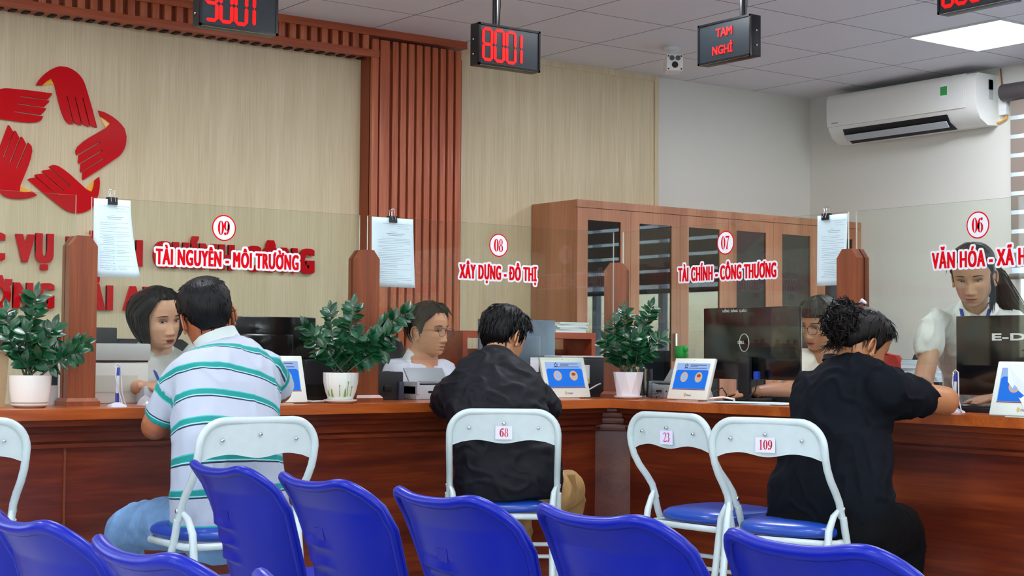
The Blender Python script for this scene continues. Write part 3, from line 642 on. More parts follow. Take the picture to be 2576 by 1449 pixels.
# ================================================================== BLUE WAITING SEATS
def blue_mat():
    m = plain('blue_shell', '02199a', .36, coat=.1, spec=.3); return m
M_bs = blue_mat(); M_steel = plain('grey_steel_leg', '8c9094', .35, metal=.7)
def make_waiting_chair(loc, yaw, label):
    t = thing('waiting_chair', label, 'waiting chair', (loc[0], loc[1], 0), -math.radians(yaw), 'blue plastic seats in rows')
    hw, z0, z1 = .215, .40, .727
    def ol(u):   # top edge height over u in -1..1
        a = abs(u); return z1-.012*math.cos(u*PI)*.4-(.10*(1-math.sqrt(max(0, 1-((a-.62)/.38)**2))) if a > .62 else 0)+.006*math.exp(-((a-.6)/.2)**2)
    def P(u, v, off=0.):
        tz = ol(u); z = z0+(tz-z0)*v
        f = (z-z0)/(z1-z0); x = u*hw*(.86+.14*min(1, f*1.25))
        wrap = .075*abs(u)**2.6*(1-.25*f); y = -.19-.085*f**1.15+wrap
        y -= .02*max(0, f-.82)/.18*(1-.3*abs(u))     # lip rolls backwards
        for k in range(3):                           # pressed ribs low on the back
            zc = .488+.044*k; uu = (u+.34)/.46; dz = z-zc+.006*uu
            if abs(uu) < 1: y -= .011*(1-uu*uu)*(max(0, 1-dz/.026) if dz > 0 else max(0, 1+dz/.005))
        return Vector((x, y+off, z))
    nu, nv = 48, 84; th = .008; V = []; F = []
    for side in (0, 1):
        for j in range(nv+1):
            for i in range(nu+1): V.append(P(-1+2*i/nu, j/nv, th*side))
    n0 = (nu+1)*(nv+1)
    for side in (0, 1):
        for j in range(nv):
            for i in range(nu): a = side*n0+j*(nu+1)+i; F.append((a, a+1, a+nu+2, a+nu+1))
    ed = [i for i in range(nu+1)]+[j*(nu+1)+nu for j in range(1, nv+1)]+[nv*(nu+1)+i for i in range(nu-1, -1, -1)]+[j*(nu+1) for j in range(nv-1, 0, -1)]
    for k in range(len(ed)): a, b = ed[k], ed[(k+1) % len(ed)]; F.append((a, b, n0+b, n0+a))
    mb = MB(); mb.add(V, F); bk = mb.build('backrest', M_bs, t, smooth=60)
    rim = [P(-1, v/16) for v in range(0, 16)]+[P(-1+2*i/40, 1) for i in range(41)]+[P(1, 1-v/16) for v in range(1, 17)]
    mb = MB(); mb.tube([p+Vector((0, .003, 0)) for p in rim], .0125, 10); mb.build('rolled_rim', M_bs, t, smooth=80)
    # embossed shield, very low relief
    mb = MB(); c = P(-.1, .62)+Vector((0, -.0008, 0)); mb.prism([(-.02, .022), (.02, .022), (.018, -.004), (0, -.026), (-.018, -.004)], c, X_, (0, -.24, .97), -Y_, .0007); mb.build('embossed_shield', M_bs, bk, smooth=0)
    # seat shell
    V = []; F = []
    for side in (0, 1):
        for j in range(13):
            for i in range(21):
                u = -1+2*i/20; v = j/12; V.append((u*.205*(1+.04*math.sin(v*PI)), -.19+.42*v, .415-.02*math.sin(v*PI)*(1-u*u)+.012*u*u-.02*max(0, v-.85)/.15-.008*side))
    for side in (0, 1):
        for j in range(12):
            for i in range(20): a = side*273+j*21+i; F.append((a, a+1, a+22, a+21))
    for i in range(20): F.append((i, i+1, 274+i, 273+i)); a = 252+i; F.append((a, a+1, 273+a+1, 273+a))
    for j in range(12): F.append((j*21, j*21+21, 273+j*21+21, 273+j*21)); a = j*21+20; F.append((a, a+21, 273+a+21, 273+a))
    mb = MB(); mb.add(V, F); mb.build('seat', M_bs, t, smooth=60)
    for s in (-1, 1):
        MB().tube([(s*.19, .16, 0), (s*.17, .1, .2), (s*.15, .06, .395)], .012, 10).build('front_leg', M_steel, t)
        MB().tube([(s*.19, -.2, 0), (s*.17, -.14, .2), (s*.15, -.1, .4)], .012, 10).build('rear_leg', M_steel, t)
    mb = MB(); mb.b2((-.215, -.02, .36), (.215, .02, .395), .004); mb.build('beam', M_steel, t); return t
spots = [(2.08, 3.715, 'blue plastic seat in front of the striped-shirt man, first of its row'), (2.08, 3.22, 'second blue plastic seat of the long row, right of the striped-shirt man'), (2.10, 2.735, 'third and middle blue plastic seat of the long row'),
         (2.13, 2.262, 'fourth blue plastic seat of the long row, below folding chair 68'), (2.13, 1.745, 'nearest blue plastic seat at the bottom right below folding chair 109'),
         (1.225, 2.73, 'blue plastic seat at the bottom left, under the left folding chair'), (1.22, 2.215, 'blue plastic seat at the bottom left below the jeans'), (1.25, 1.735, 'blue plastic seat of which only a tip shows at the bottom edge'), (1.235, 3.235, 'blue plastic seat of which a sliver shows at the left edge')]
wc0 = make_waiting_chair(spots[0][:2], 90, spots[0][2])
for x, y, lb in spots[1:]: dup(wc0, (x, y, 0), -PI/2, lb)
# ================================================================== POTTED PLANTS
M_leaf = plain('zz_leaf', '14492a', .3, coat=.2, var=.5, vscale=24)
M_stem = plain('zz_stem', '33402a', .5); M_soil = plain('soil', '2a1f18', .95, bump=.5)
def leaf(mb, p, d, n, L, W):
    d = d.normalized(); s = d.cross(n).normalized(); n = s.cross(d)
    prof = [(0, .06), (.12, .5), (.3, .92), (.5, 1), (.7, .8), (.87, .42), (1, .02)]
    vs = []; fs = []
    for f, w in prof:
        c = p+d*(f*L)-n*(.14*L*f*f); vs += [c-s*(w*W/2)+n*(.12*W*w), c, c+s*(w*W/2)+n*(.12*W*w)]
    for i in range(len(prof)-1):
        a = 3*i; fs += [(a, a+1, a+4, a+3), (a+1, a+2, a+5, a+4)]
    mb.add(vs, fs)
def zz_plant(loc, label, pot, stems, seed, potname):
    t = thing('potted_plant', label, 'potted plant', (loc[0], loc[1], HC)); rnd = random.Random(seed)
    pot(t)
    va = math.atan2(loc[0], loc[1]); R = Vector((math.cos(va), -math.sin(va), 0)); D = Vector((math.sin(va), math.cos(va), 0))
    lf = MB(); st = MB()
    for (r, z, dep, ln, bend) in stems:
        base = R*rnd.uniform(-.03, .03)+D*rnd.uniform(-.03, .03)+Z_*(potname-.012); tip = R*r+D*dep+Z_*z
        mid = (base+tip)/2+R*bend*.5-Z_*0+Z_*abs(r)*.25
        pts = []
        for k in range(11):
            q = k/10; pts.append(base*(1-q)**2+mid*2*q*(1-q)+tip*q*q)
        st.tube(pts, [.0042*(1-.7*k/10) for k in range(11)], 6)
        tot = (tip-base).length; m = max(4, int(tot/.019)); s0 = rnd.choice((0, 1))
        axis = (tip-mid).normalized(); side = axis.cross(D*.9+Z_*rnd.uniform(-.4, .4)).normalized()
        for k in range(m):
            q = .2+.8*(k+.5)/m; i = min(9, int(q*10)); p = pts[i].lerp(pts[i+1], q*10-i)
            tan = (pts[i+1]-pts[i]).normalized()
            for sg in (1, -1):
                sd = (side*sg*rnd.uniform(.8, 1.1)+tan*rnd.uniform(.45, .85)+Vector((rnd.uniform(-.55, .55), rnd.uniform(-.55, .55), rnd.uniform(-.35, .25)))).normalized()
                nn = (-D*.55+Z_*.85-tan*.35+Vector((rnd.uniform(-.4, .4), rnd.uniform(-.4, .4), rnd.uniform(-.2, .2)))).normalized()
                L = ln*rnd.uniform(.85, 1.15)*(1-.25*abs(q-.6)); leaf(lf, p, sd, nn, L, L*rnd.uniform(.5, .64))
        leaf(lf, tip, axis+Vector((0, 0, .2)), (-D+Z_*.4).normalized(), ln*.9, ln*.42)
    st.build('stems', M_stem, t); o = lf.build('foliage', M_leaf, t, smooth=60)
    return t
def saucer(t, r, m):
    MB().lathe([(0, 0), (r*.72, 0), (r*.97, .010), (r, .016), (r*.95, .016), (r*.75, .007), (0, .007)]).build('saucer', m, t)
def pot_round(t):
    m = plain('white_ceramic', 'e9ece6', .25, coat=.4)
    MB().lathe([(0, .016), (.058, .016), (.066, .022), (.072, .06), (.075, .117), (.071, .117), (.069, .1), (0, .1)]).build('pot', m, t); MB().lathe([(0, .1), (.069, .1), (0, .108)]).build('soil', M_soil, t); saucer(t, .069, m)
def pot_ribbed(t):
    m, n, l, b = newmat('ribbed_ceramic'); b.inputs['Roughness'].default_value = .3; b.inputs['Coat Weight'].default_value = .3; b.inputs['Base Color'].default_value = lin('e4e8df')
    MB().lathe([(0, .014), (.045, .014), (.05, .018), (.061, .045), (.07, .085), (.072, .125), (.068, .125), (.066, .108), (0, .108)], seg=96, fn=lambda q, z: 1+.012*math.sin(q*24)).build('pot', m, t)
    MB().lathe([(0, .108), (.066, .108), (0, .114)]).build('soil', M_soil, t); saucer(t, .068, plain('white_ceramic', 'e9ece6', .25))
    va = math.atan2(t.location.x, t.location.y); g = plain('painted_green', '6d9a3c', .4)
    for da, z0, z1, w in ((-.05, .03, .075, .003), (.38, .03, .09, .003), (-.5, .028, .06, .008), (.25, .028, .062, .009), (.62, .03, .07, .003), (-.75, .03, .055, .006)):
        pts = []
        for k in range(6):
            z = z0+(z1-z0)*k/5; rr = .0515+.0195*min(1, (z-.014)/.07)+.0012; a = va+PI+PI/2-PI/2; ang = math.atan2(-math.cos(va), -math.sin(va))+da*1.2; pts.append((rr*math.cos(ang), rr*math.sin(ang), z))
        MB().tube(pts, [w*.5, w*.45, w*.4, w*.35, w*.3, w*.9 if w < .005 else w*.1], 6).build('painted_leaf', g, t)
def pot_facet(t):
    m = plain('white_facet_ceramic', 'e6eaf0', .3, coat=.3); va = math.atan2(t.location.x, t.location.y); rings = []
    for r, z, tw in ((.052, .014, 0), (.055, .016, 0), (.072, .126, PI/8)): rings.append([(r*math.cos(2*PI*k/8+tw-va+.2), r*math.sin(2*PI*k/8+tw-va+.2), z) for k in range(8)])
    V = [p for r in rings for p in r]; F = [tuple(range(7, -1, -1))]+[(k, (k+1) % 8, 8+(k+1) % 8, 8+k) for k in range(8)]
    for k in range(8): F += [(8+k, 8+(k+1) % 8, 16+k), (8+(k+1) % 8, 16+(k+1) % 8, 16+k)]
    mb = MB(); mb.add(V, F); mb.build('pot', m, t, smooth=0); MB().lathe([(0, .1), (.064, .122), (0, .126)], seg=8).build('soil', M_soil, t); saucer(t, .067, m)
zz_plant((1.965, 5.565), 'glossy green plant in the plain white pot left of the leftmost post', pot_round, [(.015, .40, .0, .062, -.02), (-.085, .345, .01, .055, -.04), (-.075, .25, -.03, .055, -.03), (.165, .20, -.02, .05, .05), (.19, .235, .03, .05, .04), (.075, .29, .03, .06, .02), (.03, .23, -.05, .06, 0), (-.02, .27, -.05, .058, 0), (.06, .22, -.05, .055, 0)], 3, .117)
zz_plant((3.245, 5.56), 'glossy green plant in the ribbed white pot', pot_ribbed, [(.05, .40, .02, .06, .01), (-.045, .375, 0, .052, -.01), (.262, .372, 0, .058, .06), (-.14, .305, -.03, .062, -.05), (.20, .285, -.04, .064, .05), (.18, .215, -.02, .058, .04), (-.07, .225, -.05, .055, -.03), (.07, .27, -.05, .062, .02), (.0, .24, -.06, .06, 0), (.12, .24, -.05, .062, .03)], 5, .125)
zz_plant((4.79, 5.565), 'glossy green plant in the faceted white pot', pot_facet, [(.105, .43, .02, .058, .02), (-.02, .405, 0, .06, -.02), (-.065, .36, -.02, .056, -.04), (-.11, .275, -.03, .056, -.05), (.15, .285, -.03, .06, .05), (.06, .36, .02, .05, .02), (.1, .22, -.04, .052, .04), (.02, .28, -.05, .06, 0), (-.05, .23, -.04, .052, -.02), (.05, .3, -.04, .056, .01)], 9, .126)
# ================================================================== TABLETS, MONITORS, PRINTERS
M_tab = plain('tablet_white', 'e3e9de', .35); M_scr_blue = emit('screen_blue', '0f6fe0', 1.15); M_scr_pale = emit('screen_pale', '9ab8ee', 1.05); M_scr_icon = emit('screen_icon', 'd9b49a', 1.0); M_scr_ink = emit('screen_ink', '23306e', .5); M_scr_red = emit('screen_red', 'c4604a', .6)
def tablet(loc, rz, label, wid=.262):
    t = thing('feedback_tablet', label, 'tablet', (loc[0], loc[1], HC), rz, 'white tablets on the counter'); w = wid/2; H = .195; ang = math.radians(17)
    up = Vector((0, math.sin(ang), math.cos(ang))); nr = Vector((0, -math.cos(ang), math.sin(ang))); o = Vector((0, -.03, .004))
    Mt = Matrix((X_, -nr, up)).transposed()
    MB().box(o+up*H/2, (2*w, .016, H), Mt, .005).build('case', M_tab, t)
    mb = MB(); mb.prism([(-.03, 0), (.075, 0), (.02, .11)], (-.07, 0, .0), Y_, Z_, X_, .14); mb.build('rear_stand', M_tab, t, smooth=0)
    f = lambda a, b, d=.0085: o+X_*a+up*b+nr*d
    def quad(mb, a0, a1, b0, b1, d): mb.add([f(a0, b0, d), f(a1, b0, d), f(a1, b1, d), f(a0, b1, d)], [(0, 1, 2, 3)])
    mb = MB(); quad(mb, -w+.022, w-.022, .045, H-.024, .0083); s = mb.build('screen', M_scr_pale, t, smooth=0)
    mb = MB(); c = .008; a0, a1, b0, b1 = -w+.025, w-.025, .05, H-.056
    mb.add([f(a, b, .0086) for a, b in ((a0, b0), (a1, b0), (a1, b1-c), (a1-c, b1), (a0+c, b1), (a0, b1-c))], [tuple(range(6))]); mb.build('menu_panel', M_scr_blue, s, smooth=0)
    mb = MB(); quad(mb, -w+.022, w-.022, .045, .049, .0088); mb.build('task_bar', M_scr_red, s, smooth=0)
    for x, m in ((-.045, M_scr_icon), (.05, M_scr_red)):
        mb = MB(); mb.add([f(x+.024*math.cos(k*PI/12), .105+.024*math.sin(k*PI/12), .0088) for k in range(24)], [tuple(range(24))]); mb.build('menu_icon', M_scr_icon, s, smooth=0)
        mb = MB(); mb.add([f(x+.014*math.cos(k*PI/5)*(1 if x < 0 else .9), .105+(.018 if x < 0 else .008)*math.sin(k*PI/5)+(0 if x < 0 else .007), .009) for k in range(10)], [tuple(range(10))]); mb.build('menu_icon', M_scr_pale if x < 0 else M_scr_red, s, smooth=0)
    mb = MB()
    for x0, x1, b in ((-.02, .085, H-.034), (-.02, .03, H-.04), (-.06, .09, H-.049)): quad(mb, x0, x1, b, b+.0025, .0088)
    for k in range(5):
        a = PI/2+2*PI*k/5; cx, cy = -.045+.008*math.cos(a), H-.037+.008*math.sin(a); quad(mb, cx-.0035, cx+.0035, cy-.0025, cy+.0025, .0089)
    mb.build('heading', M_scr_ink, s, smooth=0)
    mb = MB(); add_text(mb, 'Dtech', f(-.004, .016, .0086), X_, up, nr, .03, .0085, .0003, .0002); mb.build('maker_mark', plain('mark_navy', '34406a', .5), t, smooth=0)
    mb = MB(); mb.add([f(-.014+.007*math.cos(k*PI/8), .021+.009*math.sin(k*PI/8), .0086) for k in range(16)], [tuple(range(16))]); mb.build('maker_badge', plain('mark_gold', 'c9b46a', .5), t, smooth=0)
    MB().ell(f(0, H-.01, .0075), (.002, .002, .002), None, 8, 6).build('lens', M_black, t)
    return t
tablet((2.965, 5.60), 0, 'white tablet with a blue screen half hidden by the striped-shirt man')
tablet((4.56, 5.755), 0, 'white tablet with a blue screen right of the person in the black jacket')
tablet((4.90, 5.25), -PI/2, 'white tablet with a blue screen in front of the large monitor')
t4 = tablet((4.635, 3.29), -PI/2, 'white tablet at the right edge with a sheet of paper hung over it')
# paper hung over the last tablet
ang = math.radians(17); up4 = Vector((math.sin(ang), 0, math.cos(ang))); nr4 = Vector((-math.cos(ang), 0, math.sin(ang))); o4 = Vector((4.605, 3.29, HC+.004))
mb = MB(); g4 = lambda a, b, d: o4-Y_*a+up4*b+nr4*d
sh = [(-.085, .182), (.14, .186), (.14, -.02), (.02, .02), (-.03, .075), (-.075, .12)]
mb.add([g4(a, b, .0105+.004*math.sin(a*40)) for a, b in sh]+[g4(a, b, .0112+.004*math.sin(a*40)) for a, b in sh], [tuple(range(6)), tuple(range(11, 5, -1))]+[(i, (i+1) % 6, 6+(i+1) % 6, 6+i) for i in range(6)])
tag(mb.build('paper_sheet', plain('paper_white', 'dfe6ee', .7), smooth=0), 'loose white sheet hung over the tablet at the right edge', 'paper sheet')
def monitor(loc, rz, w, zb, zt, label, mat, stand_x=0., lean=0., logo=None):
    t = thing('computer_monitor', label, 'monitor', (loc[0], loc[1], HC), rz); b, tt = zb-HC, zt-HC; h = tt-b    # back faces -y
    MB().box((0, .02, (b+tt)/2), (w, .018, h), None, .004).build('housing', mat, t)
    if not logo: MB().box((0, .006, b+h*.5), (w*.55, .03, h*.5), None, .01).build('rear_bulge', mat, t)
    MB().b2((-w/2+.008, .029, b+.012), (w/2-.008, .0305, tt-.008)).build('screen', emit('monitor_screen', 'c9d6e6', .5), t, smooth=0)
    MB().box((stand_x, -.02, b*.5+.05), (.07, .02, b+.1), None, .005).build('stand_neck', M_dark, t)
    MB().box((stand_x, .0, .007), (.22, .1, .014), None, .005).build('stand_foot', M_dark, t); return t
M_mon = plain('monitor_gloss_black', '0a0f13', .13, coat=.6)
m1 = monitor((3.12, 6.0), 0, .52, .885, 1.185, 'black monitor seen from behind, right of the striped-shirt man', M_mon)
m2 = monitor((4.54, 6.08), 0, .455, .885, 1.20, 'silver-backed monitor behind the person in the black jacket', plain('silver_back', '6f7f92', .35, metal=.5))
MB().b2((.06, -.0105, .12), (.11, -.0095, .19)).build('rating_label', M_white, m2, smooth=0)
m3 = monitor((5.085, 5.08), -PI/2, .605, .925, 1.253, 'large black monitor with a round maker logo on its back', M_mon, logo=1)
mb = MB(); zc = .265; MB().tube([(-.035+.03*math.cos(2*PI*k/32), +.0098, zc+.04*math.sin(2*PI*k/32)) for k in range(32)], .0016, 6, closed=True).build('logo_ring', M_offwhite, m3)
mb = MB(); add_text(mb, 'DELL', (-.056, -.0098, zc-.006), X_, Z_, -Y_, .042, .014, .0006, .0004); mb.build('logo_letters', M_offwhite, m3, smooth=0)
mb = MB(); add_text(mb, 'HỒNG  ĐĂNG  Q.BẢO', (-.175, .0098, .405), X_, Z_, -Y_, .155, .011, .0003, .0003); mb.build('marker_writing', M_offwhite, m3, smooth=0)
m4 = monitor((5.10, 3.62), -PI/2, .67, .885, 1.195, 'black monitor with white maker lettering in front of the standing woman', M_mon, logo=1)
mb = MB(); add_text(mb, 'E-DRA', (-.165, .0098, .271), X_, Z_, -Y_, .285, .028, .0024, .0016); mb.build('logo_letters', M_offwhite, m4, smooth=0)
MB().b2((.06, .0095, .1), (.085, .012, .118)).build('small_label', M_white, m4, smooth=0)
# cables of the large monitor
k = thing('monitor_cable', 'blue-plugged black cable hanging from the large monitor', 'cable', (5.06, 5.0, HC))
MB().tube([(0, 0, .1), (-.005, .005, .05), (-.03, .03, .012), (-.06, .06, .004)], .003, 8).build('lead', M_black, k); MB().box((0, 0, .118), (.018, .028, .036), None, .003).build('plug', plain('plug_blue', '1c4bc4', .4), k)
k = thing('monitor_cable', 'coiled black cable beside the third tablet', 'cable', (4.99, 5.2, HC))
MB().tube([(.02, .09, .06), (-.01, .06, .075), (-.03, .03, .05), (-.01, 0, .035), (.03, -.02, .06), (.02, -.06, .03), (-.06, -.13, .004)], .0028, 8).build('lead', M_black, k)
tag(MB().tube([(4.88, 5.13, HC+.012), (4.93, 5.08, HC+.02), (4.95, 5.03, HC+.012), (4.9, 4.98, HC+.004), (4.84, 4.93, HC+.004)], .0045, 8).build('charging_cable', M_offwhite), 'white charging cable lying behind the third tablet', 'cable')
tag(MB().tube([(3.10, 5.66, HC+.015), (3.16, 5.64, HC+.006), (3.22, 5.66, HC+.006), (3.3, 5.72, HC+.02)], .004, 8).build('charging_cable', M_offwhite), 'white charging cable between the first tablet and the ribbed pot', 'cable')
tag(MB().tube([(4.70, 5.78, HC+.03), (4.76, 5.80, HC+.045), (4.83, 5.84, HC+.06), (4.9, 5.9, HC+.065)], .004, 8).build('charging_cable', M_offwhite), 'pale cable running from the second tablet to the corner post', 'cable')
# white multifunction printer
p = thing('printer', 'large white office printer right of the leftmost post', 'printer', (2.40, 6.02, HC))
MB().box((0, 0, .08), (.33, .22, .16), None, .006).build('body', plain('printer_white', 'd6d9d2', .45), p); MB().b2((-.165, -.105, .162), (.165, .1, .168)).build('gap', M_black, p, smooth=0)
MB().box((0, 0, .202), (.345, .23, .068), None, .008).build('scanner_unit', plain('printer_grey', 'b9bcbc', .4), p)
MB().box((.01, .02, .268), (.1, .12, .062), None, .004).build('document_feeder', M_dark, p)
mb = MB(); mb.b2((-.12, -.1125, .045), (.12, -.1105, .11)); mb.build('paper_tray', plain('tray_pale', 'c6cbbf', .45), p, smooth=0)
p = thing('printer', 'black laser printer with a white label behind the second tablet', 'printer', (4.87, 6.06, HC))
MB().box((0, 0, .095), (.38, .22, .19), None, .012).build('body', M_dark, p); MB().box((0, 0, .196), (.34, .215, .008), None, .002).build('top_tray', M_white, p)
MB().b2((-.06, -.1125, .065), (.0, -.1105, .155)).build('label', M_white, p, smooth=0); MB().b2((-.055, -.1135, .069), (-.005, -.112, .09)).build('warning_label', plain('warn_yellow', 'e6c81e', .5), p, smooth=0)
MB().b2((-.17, -.1125, .02), (.17, -.1105, .04)).build('paper_slot', M_black, p, smooth=0)
p = thing('printer', 'black printer behind the ribbed pot', 'printer', (3.36, 5.90, HC)); MB().box((0, 0, .088), (.22, .05, .176), None, .012).build('body', M_dark, p); MB().b2((-.1, -.0275, .02), (.1, -.0245, .07)).build('front_cover', M_black, p, smooth=0)
# document scanners
def scanner(loc, rz, label):
    s = thing('document_scanner', label, 'scanner', (loc[0], loc[1], HC), rz); m = plain('scanner_white', 'c9d2d8', .35); g = plain('scanner_grey', '8f9498', .4)
    mb = MB(); mb.box((0, 0, .032), (.25, .11, .064), None, .006); mb.build('body', m, s)
    for sg in (-1, 1): MB().box((sg*.118, -.005, .05), (.014, .12, .06), None, .005).build('side_arm', m, s)
    Mt = Matrix.Rotation(math.radians(-38), 3, 'X'); MB().box((.0, .05, .095), (.21, .008, .11), Mt, .002).build('feed_tray', g, s); MB().box((0, -.02, .072), (.2, .05, .012), Matrix.Rotation(math.radians(-12), 3, 'X'), .003).build('lid', g, s)
    MB().b2((-.06, -.0565, .028), (-.02, -.0545, .038)).build('slot', M_black, s, smooth=0); MB().b2((.01, -.0565, .03), (.018, -.0545, .036)).build('button', M_black, s, smooth=0); MB().b2((.04, -.0565, .012), (.09, -.0545, .03)).build('panel', m, s, smooth=0); return s
scanner((3.94, 5.93), 0, 'grey and white document scanner in front of the man with glasses')
scanner((5.13, 5.63), -PI/2, 'grey and white document scanner behind the third tablet')
# cash register style terminal by the striped man's elbow
p = thing('card_terminal', 'small grey desk device under the seated woman\'s hand', 'desk device', (2.57, 5.85, HC)); MB().box((0, 0, .035), (.13, .08, .07), None, .008).build('body', plain('device_grey', 'b8c4cc', .4), p); MB().b2((-.028, -.042, .0), (-.022, -.0385, .068)).build('seam', M_black, p, smooth=0); MB().box((.01, -.005, .073), (.08, .05, .008), None, .002).build('keypad', M_grey, p)
# power unit and arched holder
p = thing('power_unit', 'dark grey power unit behind the second post', 'power unit', (3.70, 5.95, HC)); MB().box((0, 0, .062), (.13, .1, .124), None, .008).build('body', M_dark, p); MB().box((.05, -.02, .04), (.028, .08, .08), None, .006).build('side_plug', plain('slate_plastic', '3a4254', .4), p); MB().box((-.02, -.052, .05), (.04, .012, .025), None, .003).build('adapter', M_black, p)
arc = [(-.085, 0)]+[(.085*math.cos(a)*-1, .05+.075*math.sin(a)) for a in (PI*k/16 for k in range(17))]+[(.085, 0)]
tag(MB().prism(arc, (3.775, 6.05, HC), X_, Z_, Y_, .02).build('arched_board', wood('dark_board', '2a1710', '442a1c', 'z', .8), smooth=40), 'dark brown round-topped board behind the power unit', 'desk board')
# red desk shelf with paper stack
sh = thing('desk_shelf', 'low reddish wooden shelf behind the silver monitor', 'shelf', (4.84, 6.5, 0)); mw = wood('shelf_wood', '8e2f16', 'b24a24', 'x', .6, rough=.4)
MB().b2((-.425, -.12, 1.115), (.425, .12, 1.147)).build('top_board', mw, sh, smooth=0)
for x in (-.425, .397): MB().b2((x, -.12, 0), (x+.028, .12, 1.115)).build('side_board', mw, sh, smooth=0)
MB().b2((-.397, .1, .75), (.397, .115, 1.06)).build('rear_rail', mw, sh, smooth=0); MB().b2((-.397, -.11, .82), (.397, .1, .84)).build('lower_board', mw, sh, smooth=0)
rnd = random.Random(4); z = 1.147
for i in range(6):
    h = rnd.uniform(.006, .013)
    o = MB().box((0, 0, h/2), (.2, .17, h)).build('paper_bundle', plain('paper_stack_%d' % (i % 3), ('e6ebf2', 'd3dbe0', 'c9d8cc')[i % 3], .7), None, (5.115+rnd.uniform(-.012, .012), 6.47, z), rnd.uniform(-.08, .08), smooth=0); z += h
    tag(o, 'bundle of white paper stacked on the red desk shelf', 'paper bundle', 'paper bundles on the red shelf')
# pens on stands
def pen_stand(loc, rz, label, lean=0.):
    t = thing('pen_stand', label, 'pen on a stand', (loc[0], loc[1], HC), rz); bl = plain('pen_blue', '1b2f9c', .3); wh = plain('pen_white', 'cdd6e2', .3)
    mb = MB(); mb.loft([[(-.03, -.022, 0), (.03, -.022, 0), (.03, .022, 0), (-.03, .022, 0)], [(-.028, -.02, .006), (.028, -.02, .006), (.028, .02, .006), (-.028, .02, .006)], [(-.008, -.008, .016), (.008, -.008, .016), (.008, .008, .016), (-.008, .008, .016)]]); mb.build('base', wh, t)
    MB().cyl((0, 0, .014), (0, 0, .05), .0065).build('holder', bl, t); MB().cyl((0, 0, .05), (.002, 0, .115), .0055).build('barrel', wh, t); MB().cyl((.002, 0, .115), (.003, 0, .145), .0058, .005).build('pen_cap', bl, t)
    MB().tube([(-.004, 0, .135), (-.012, .004, .148), (-.002, .006, .158), (.012, .004, .15), (.016, 0, .1), (.018, -.002, .05), (.03, -.004, .012), (.035, -.004, .004), (.018, -.006, .008), (.002, -.007, .06), (-.008, -.004, .11), (-.008, 0, .14)], .0026, 8).build('coiled_cord', plain('cord_clear', 'c6cbd2', .2), t); return t
pen_stand((2.285, 5.545), 0, 'blue and white counter pen on a stand beside the leftmost post')
pen_stand((4.80, 3.72), -PI/2, 'blue and white counter pen on a stand beside the right-hand monitor')
# plastic bag
mb = MB(); rnd = random.Random(11); nu, nv = 26, 18; V = []
for j in range(nv+1):
    for i in range(nu+1):
        u, v = i/nu*2-1, j/nv*2-1; e = max(0, 1-(abs(u)**2.5+abs(v)**2.5)); h = .05*e**.6*(.55+.7*noise.noise(Vector((u*2.3, v*2.3, 1.7)))+.35*noise.noise(Vector((u*7, v*7, 4))))
        V.append((u*.085+.008*noise.noise(Vector((u*3, v*3, 9))), v*.06, max(.0015, h+.004)))
mb.add(V, [(j*(nu+1)+i, j*(nu+1)+i+1, (j+1)*(nu+1)+i+1, (j+1)*(nu+1)+i) for j in range(nv) for i in range(nu)])
m_bag, n, l, b = newmat('clear_plastic'); n.remove(b); tr = n.new('ShaderNodeBsdfTransparent'); gl = n.new('ShaderNodeBsdfGlossy'); gl.inputs['Roughness'].default_value = .12; df = n.new('ShaderNodeBsdfDiffuse'); df.inputs[0].default_value = lin('dfe6ea'); a1 = n.new('ShaderNodeMixShader'); a1.inputs[0].default_value = .35; a2 = n.new('ShaderNodeMixShader'); a2.inputs[0].default_value = .35
l.new(tr.outputs[0], a1.inputs[1]); l.new(gl.outputs[0], a1.inputs[2]); l.new(a1.outputs[0], a2.inputs[1]); l.new(df.outputs[0], a2.inputs[2]); l.new(a2.outputs[0], n['Material Output'].inputs[0])
tag(mb.build('plastic_bag', m_bag, None, (2.455, 5.56, HC), .3, smooth=50), 'crumpled clear plastic bag on the counter edge', 'plastic bag')
# carton and woven box at the far left
p = thing('carton', 'white carton with a picture panel behind the leftmost pot', 'carton', (2.115, 5.80, HC)); MB().box((0, 0, .075), (.06, .06, .15), None, .003).build('body', M_white, p); MB().b2((-.0, -.0312, .075), (.026, -.0302, .125)).build('picture', plain('pic_dark', '24404e', .5), p, smooth=0); MB().b2((-.0, -.0312, .125), (.026, -.0302, .15)).build('picture', plain('pic_gold', 'b09a3c', .5), p, smooth=0)
p = thing('woven_box', 'tall beige woven box at the left edge of the counter', 'box', (1.86, 5.72, HC)); mb = MB(); mb.loft([[(-.05, -.05, 0), (.05, -.05, 0), (.05, .05, 0), (-.05, .05, 0)], [(-.06, -.06, .2), (.06, -.06, .2), (.06, .06, .2), (-.06, .06, .2)]]); mb.build('body', plain('rattan', 'bfa884', .7, bump=.6, bscale=160), p, smooth=0); MB().box((0, 0, .203), (.126, .126, .012), None, .003).build('rim', MATS['rattan'], p)
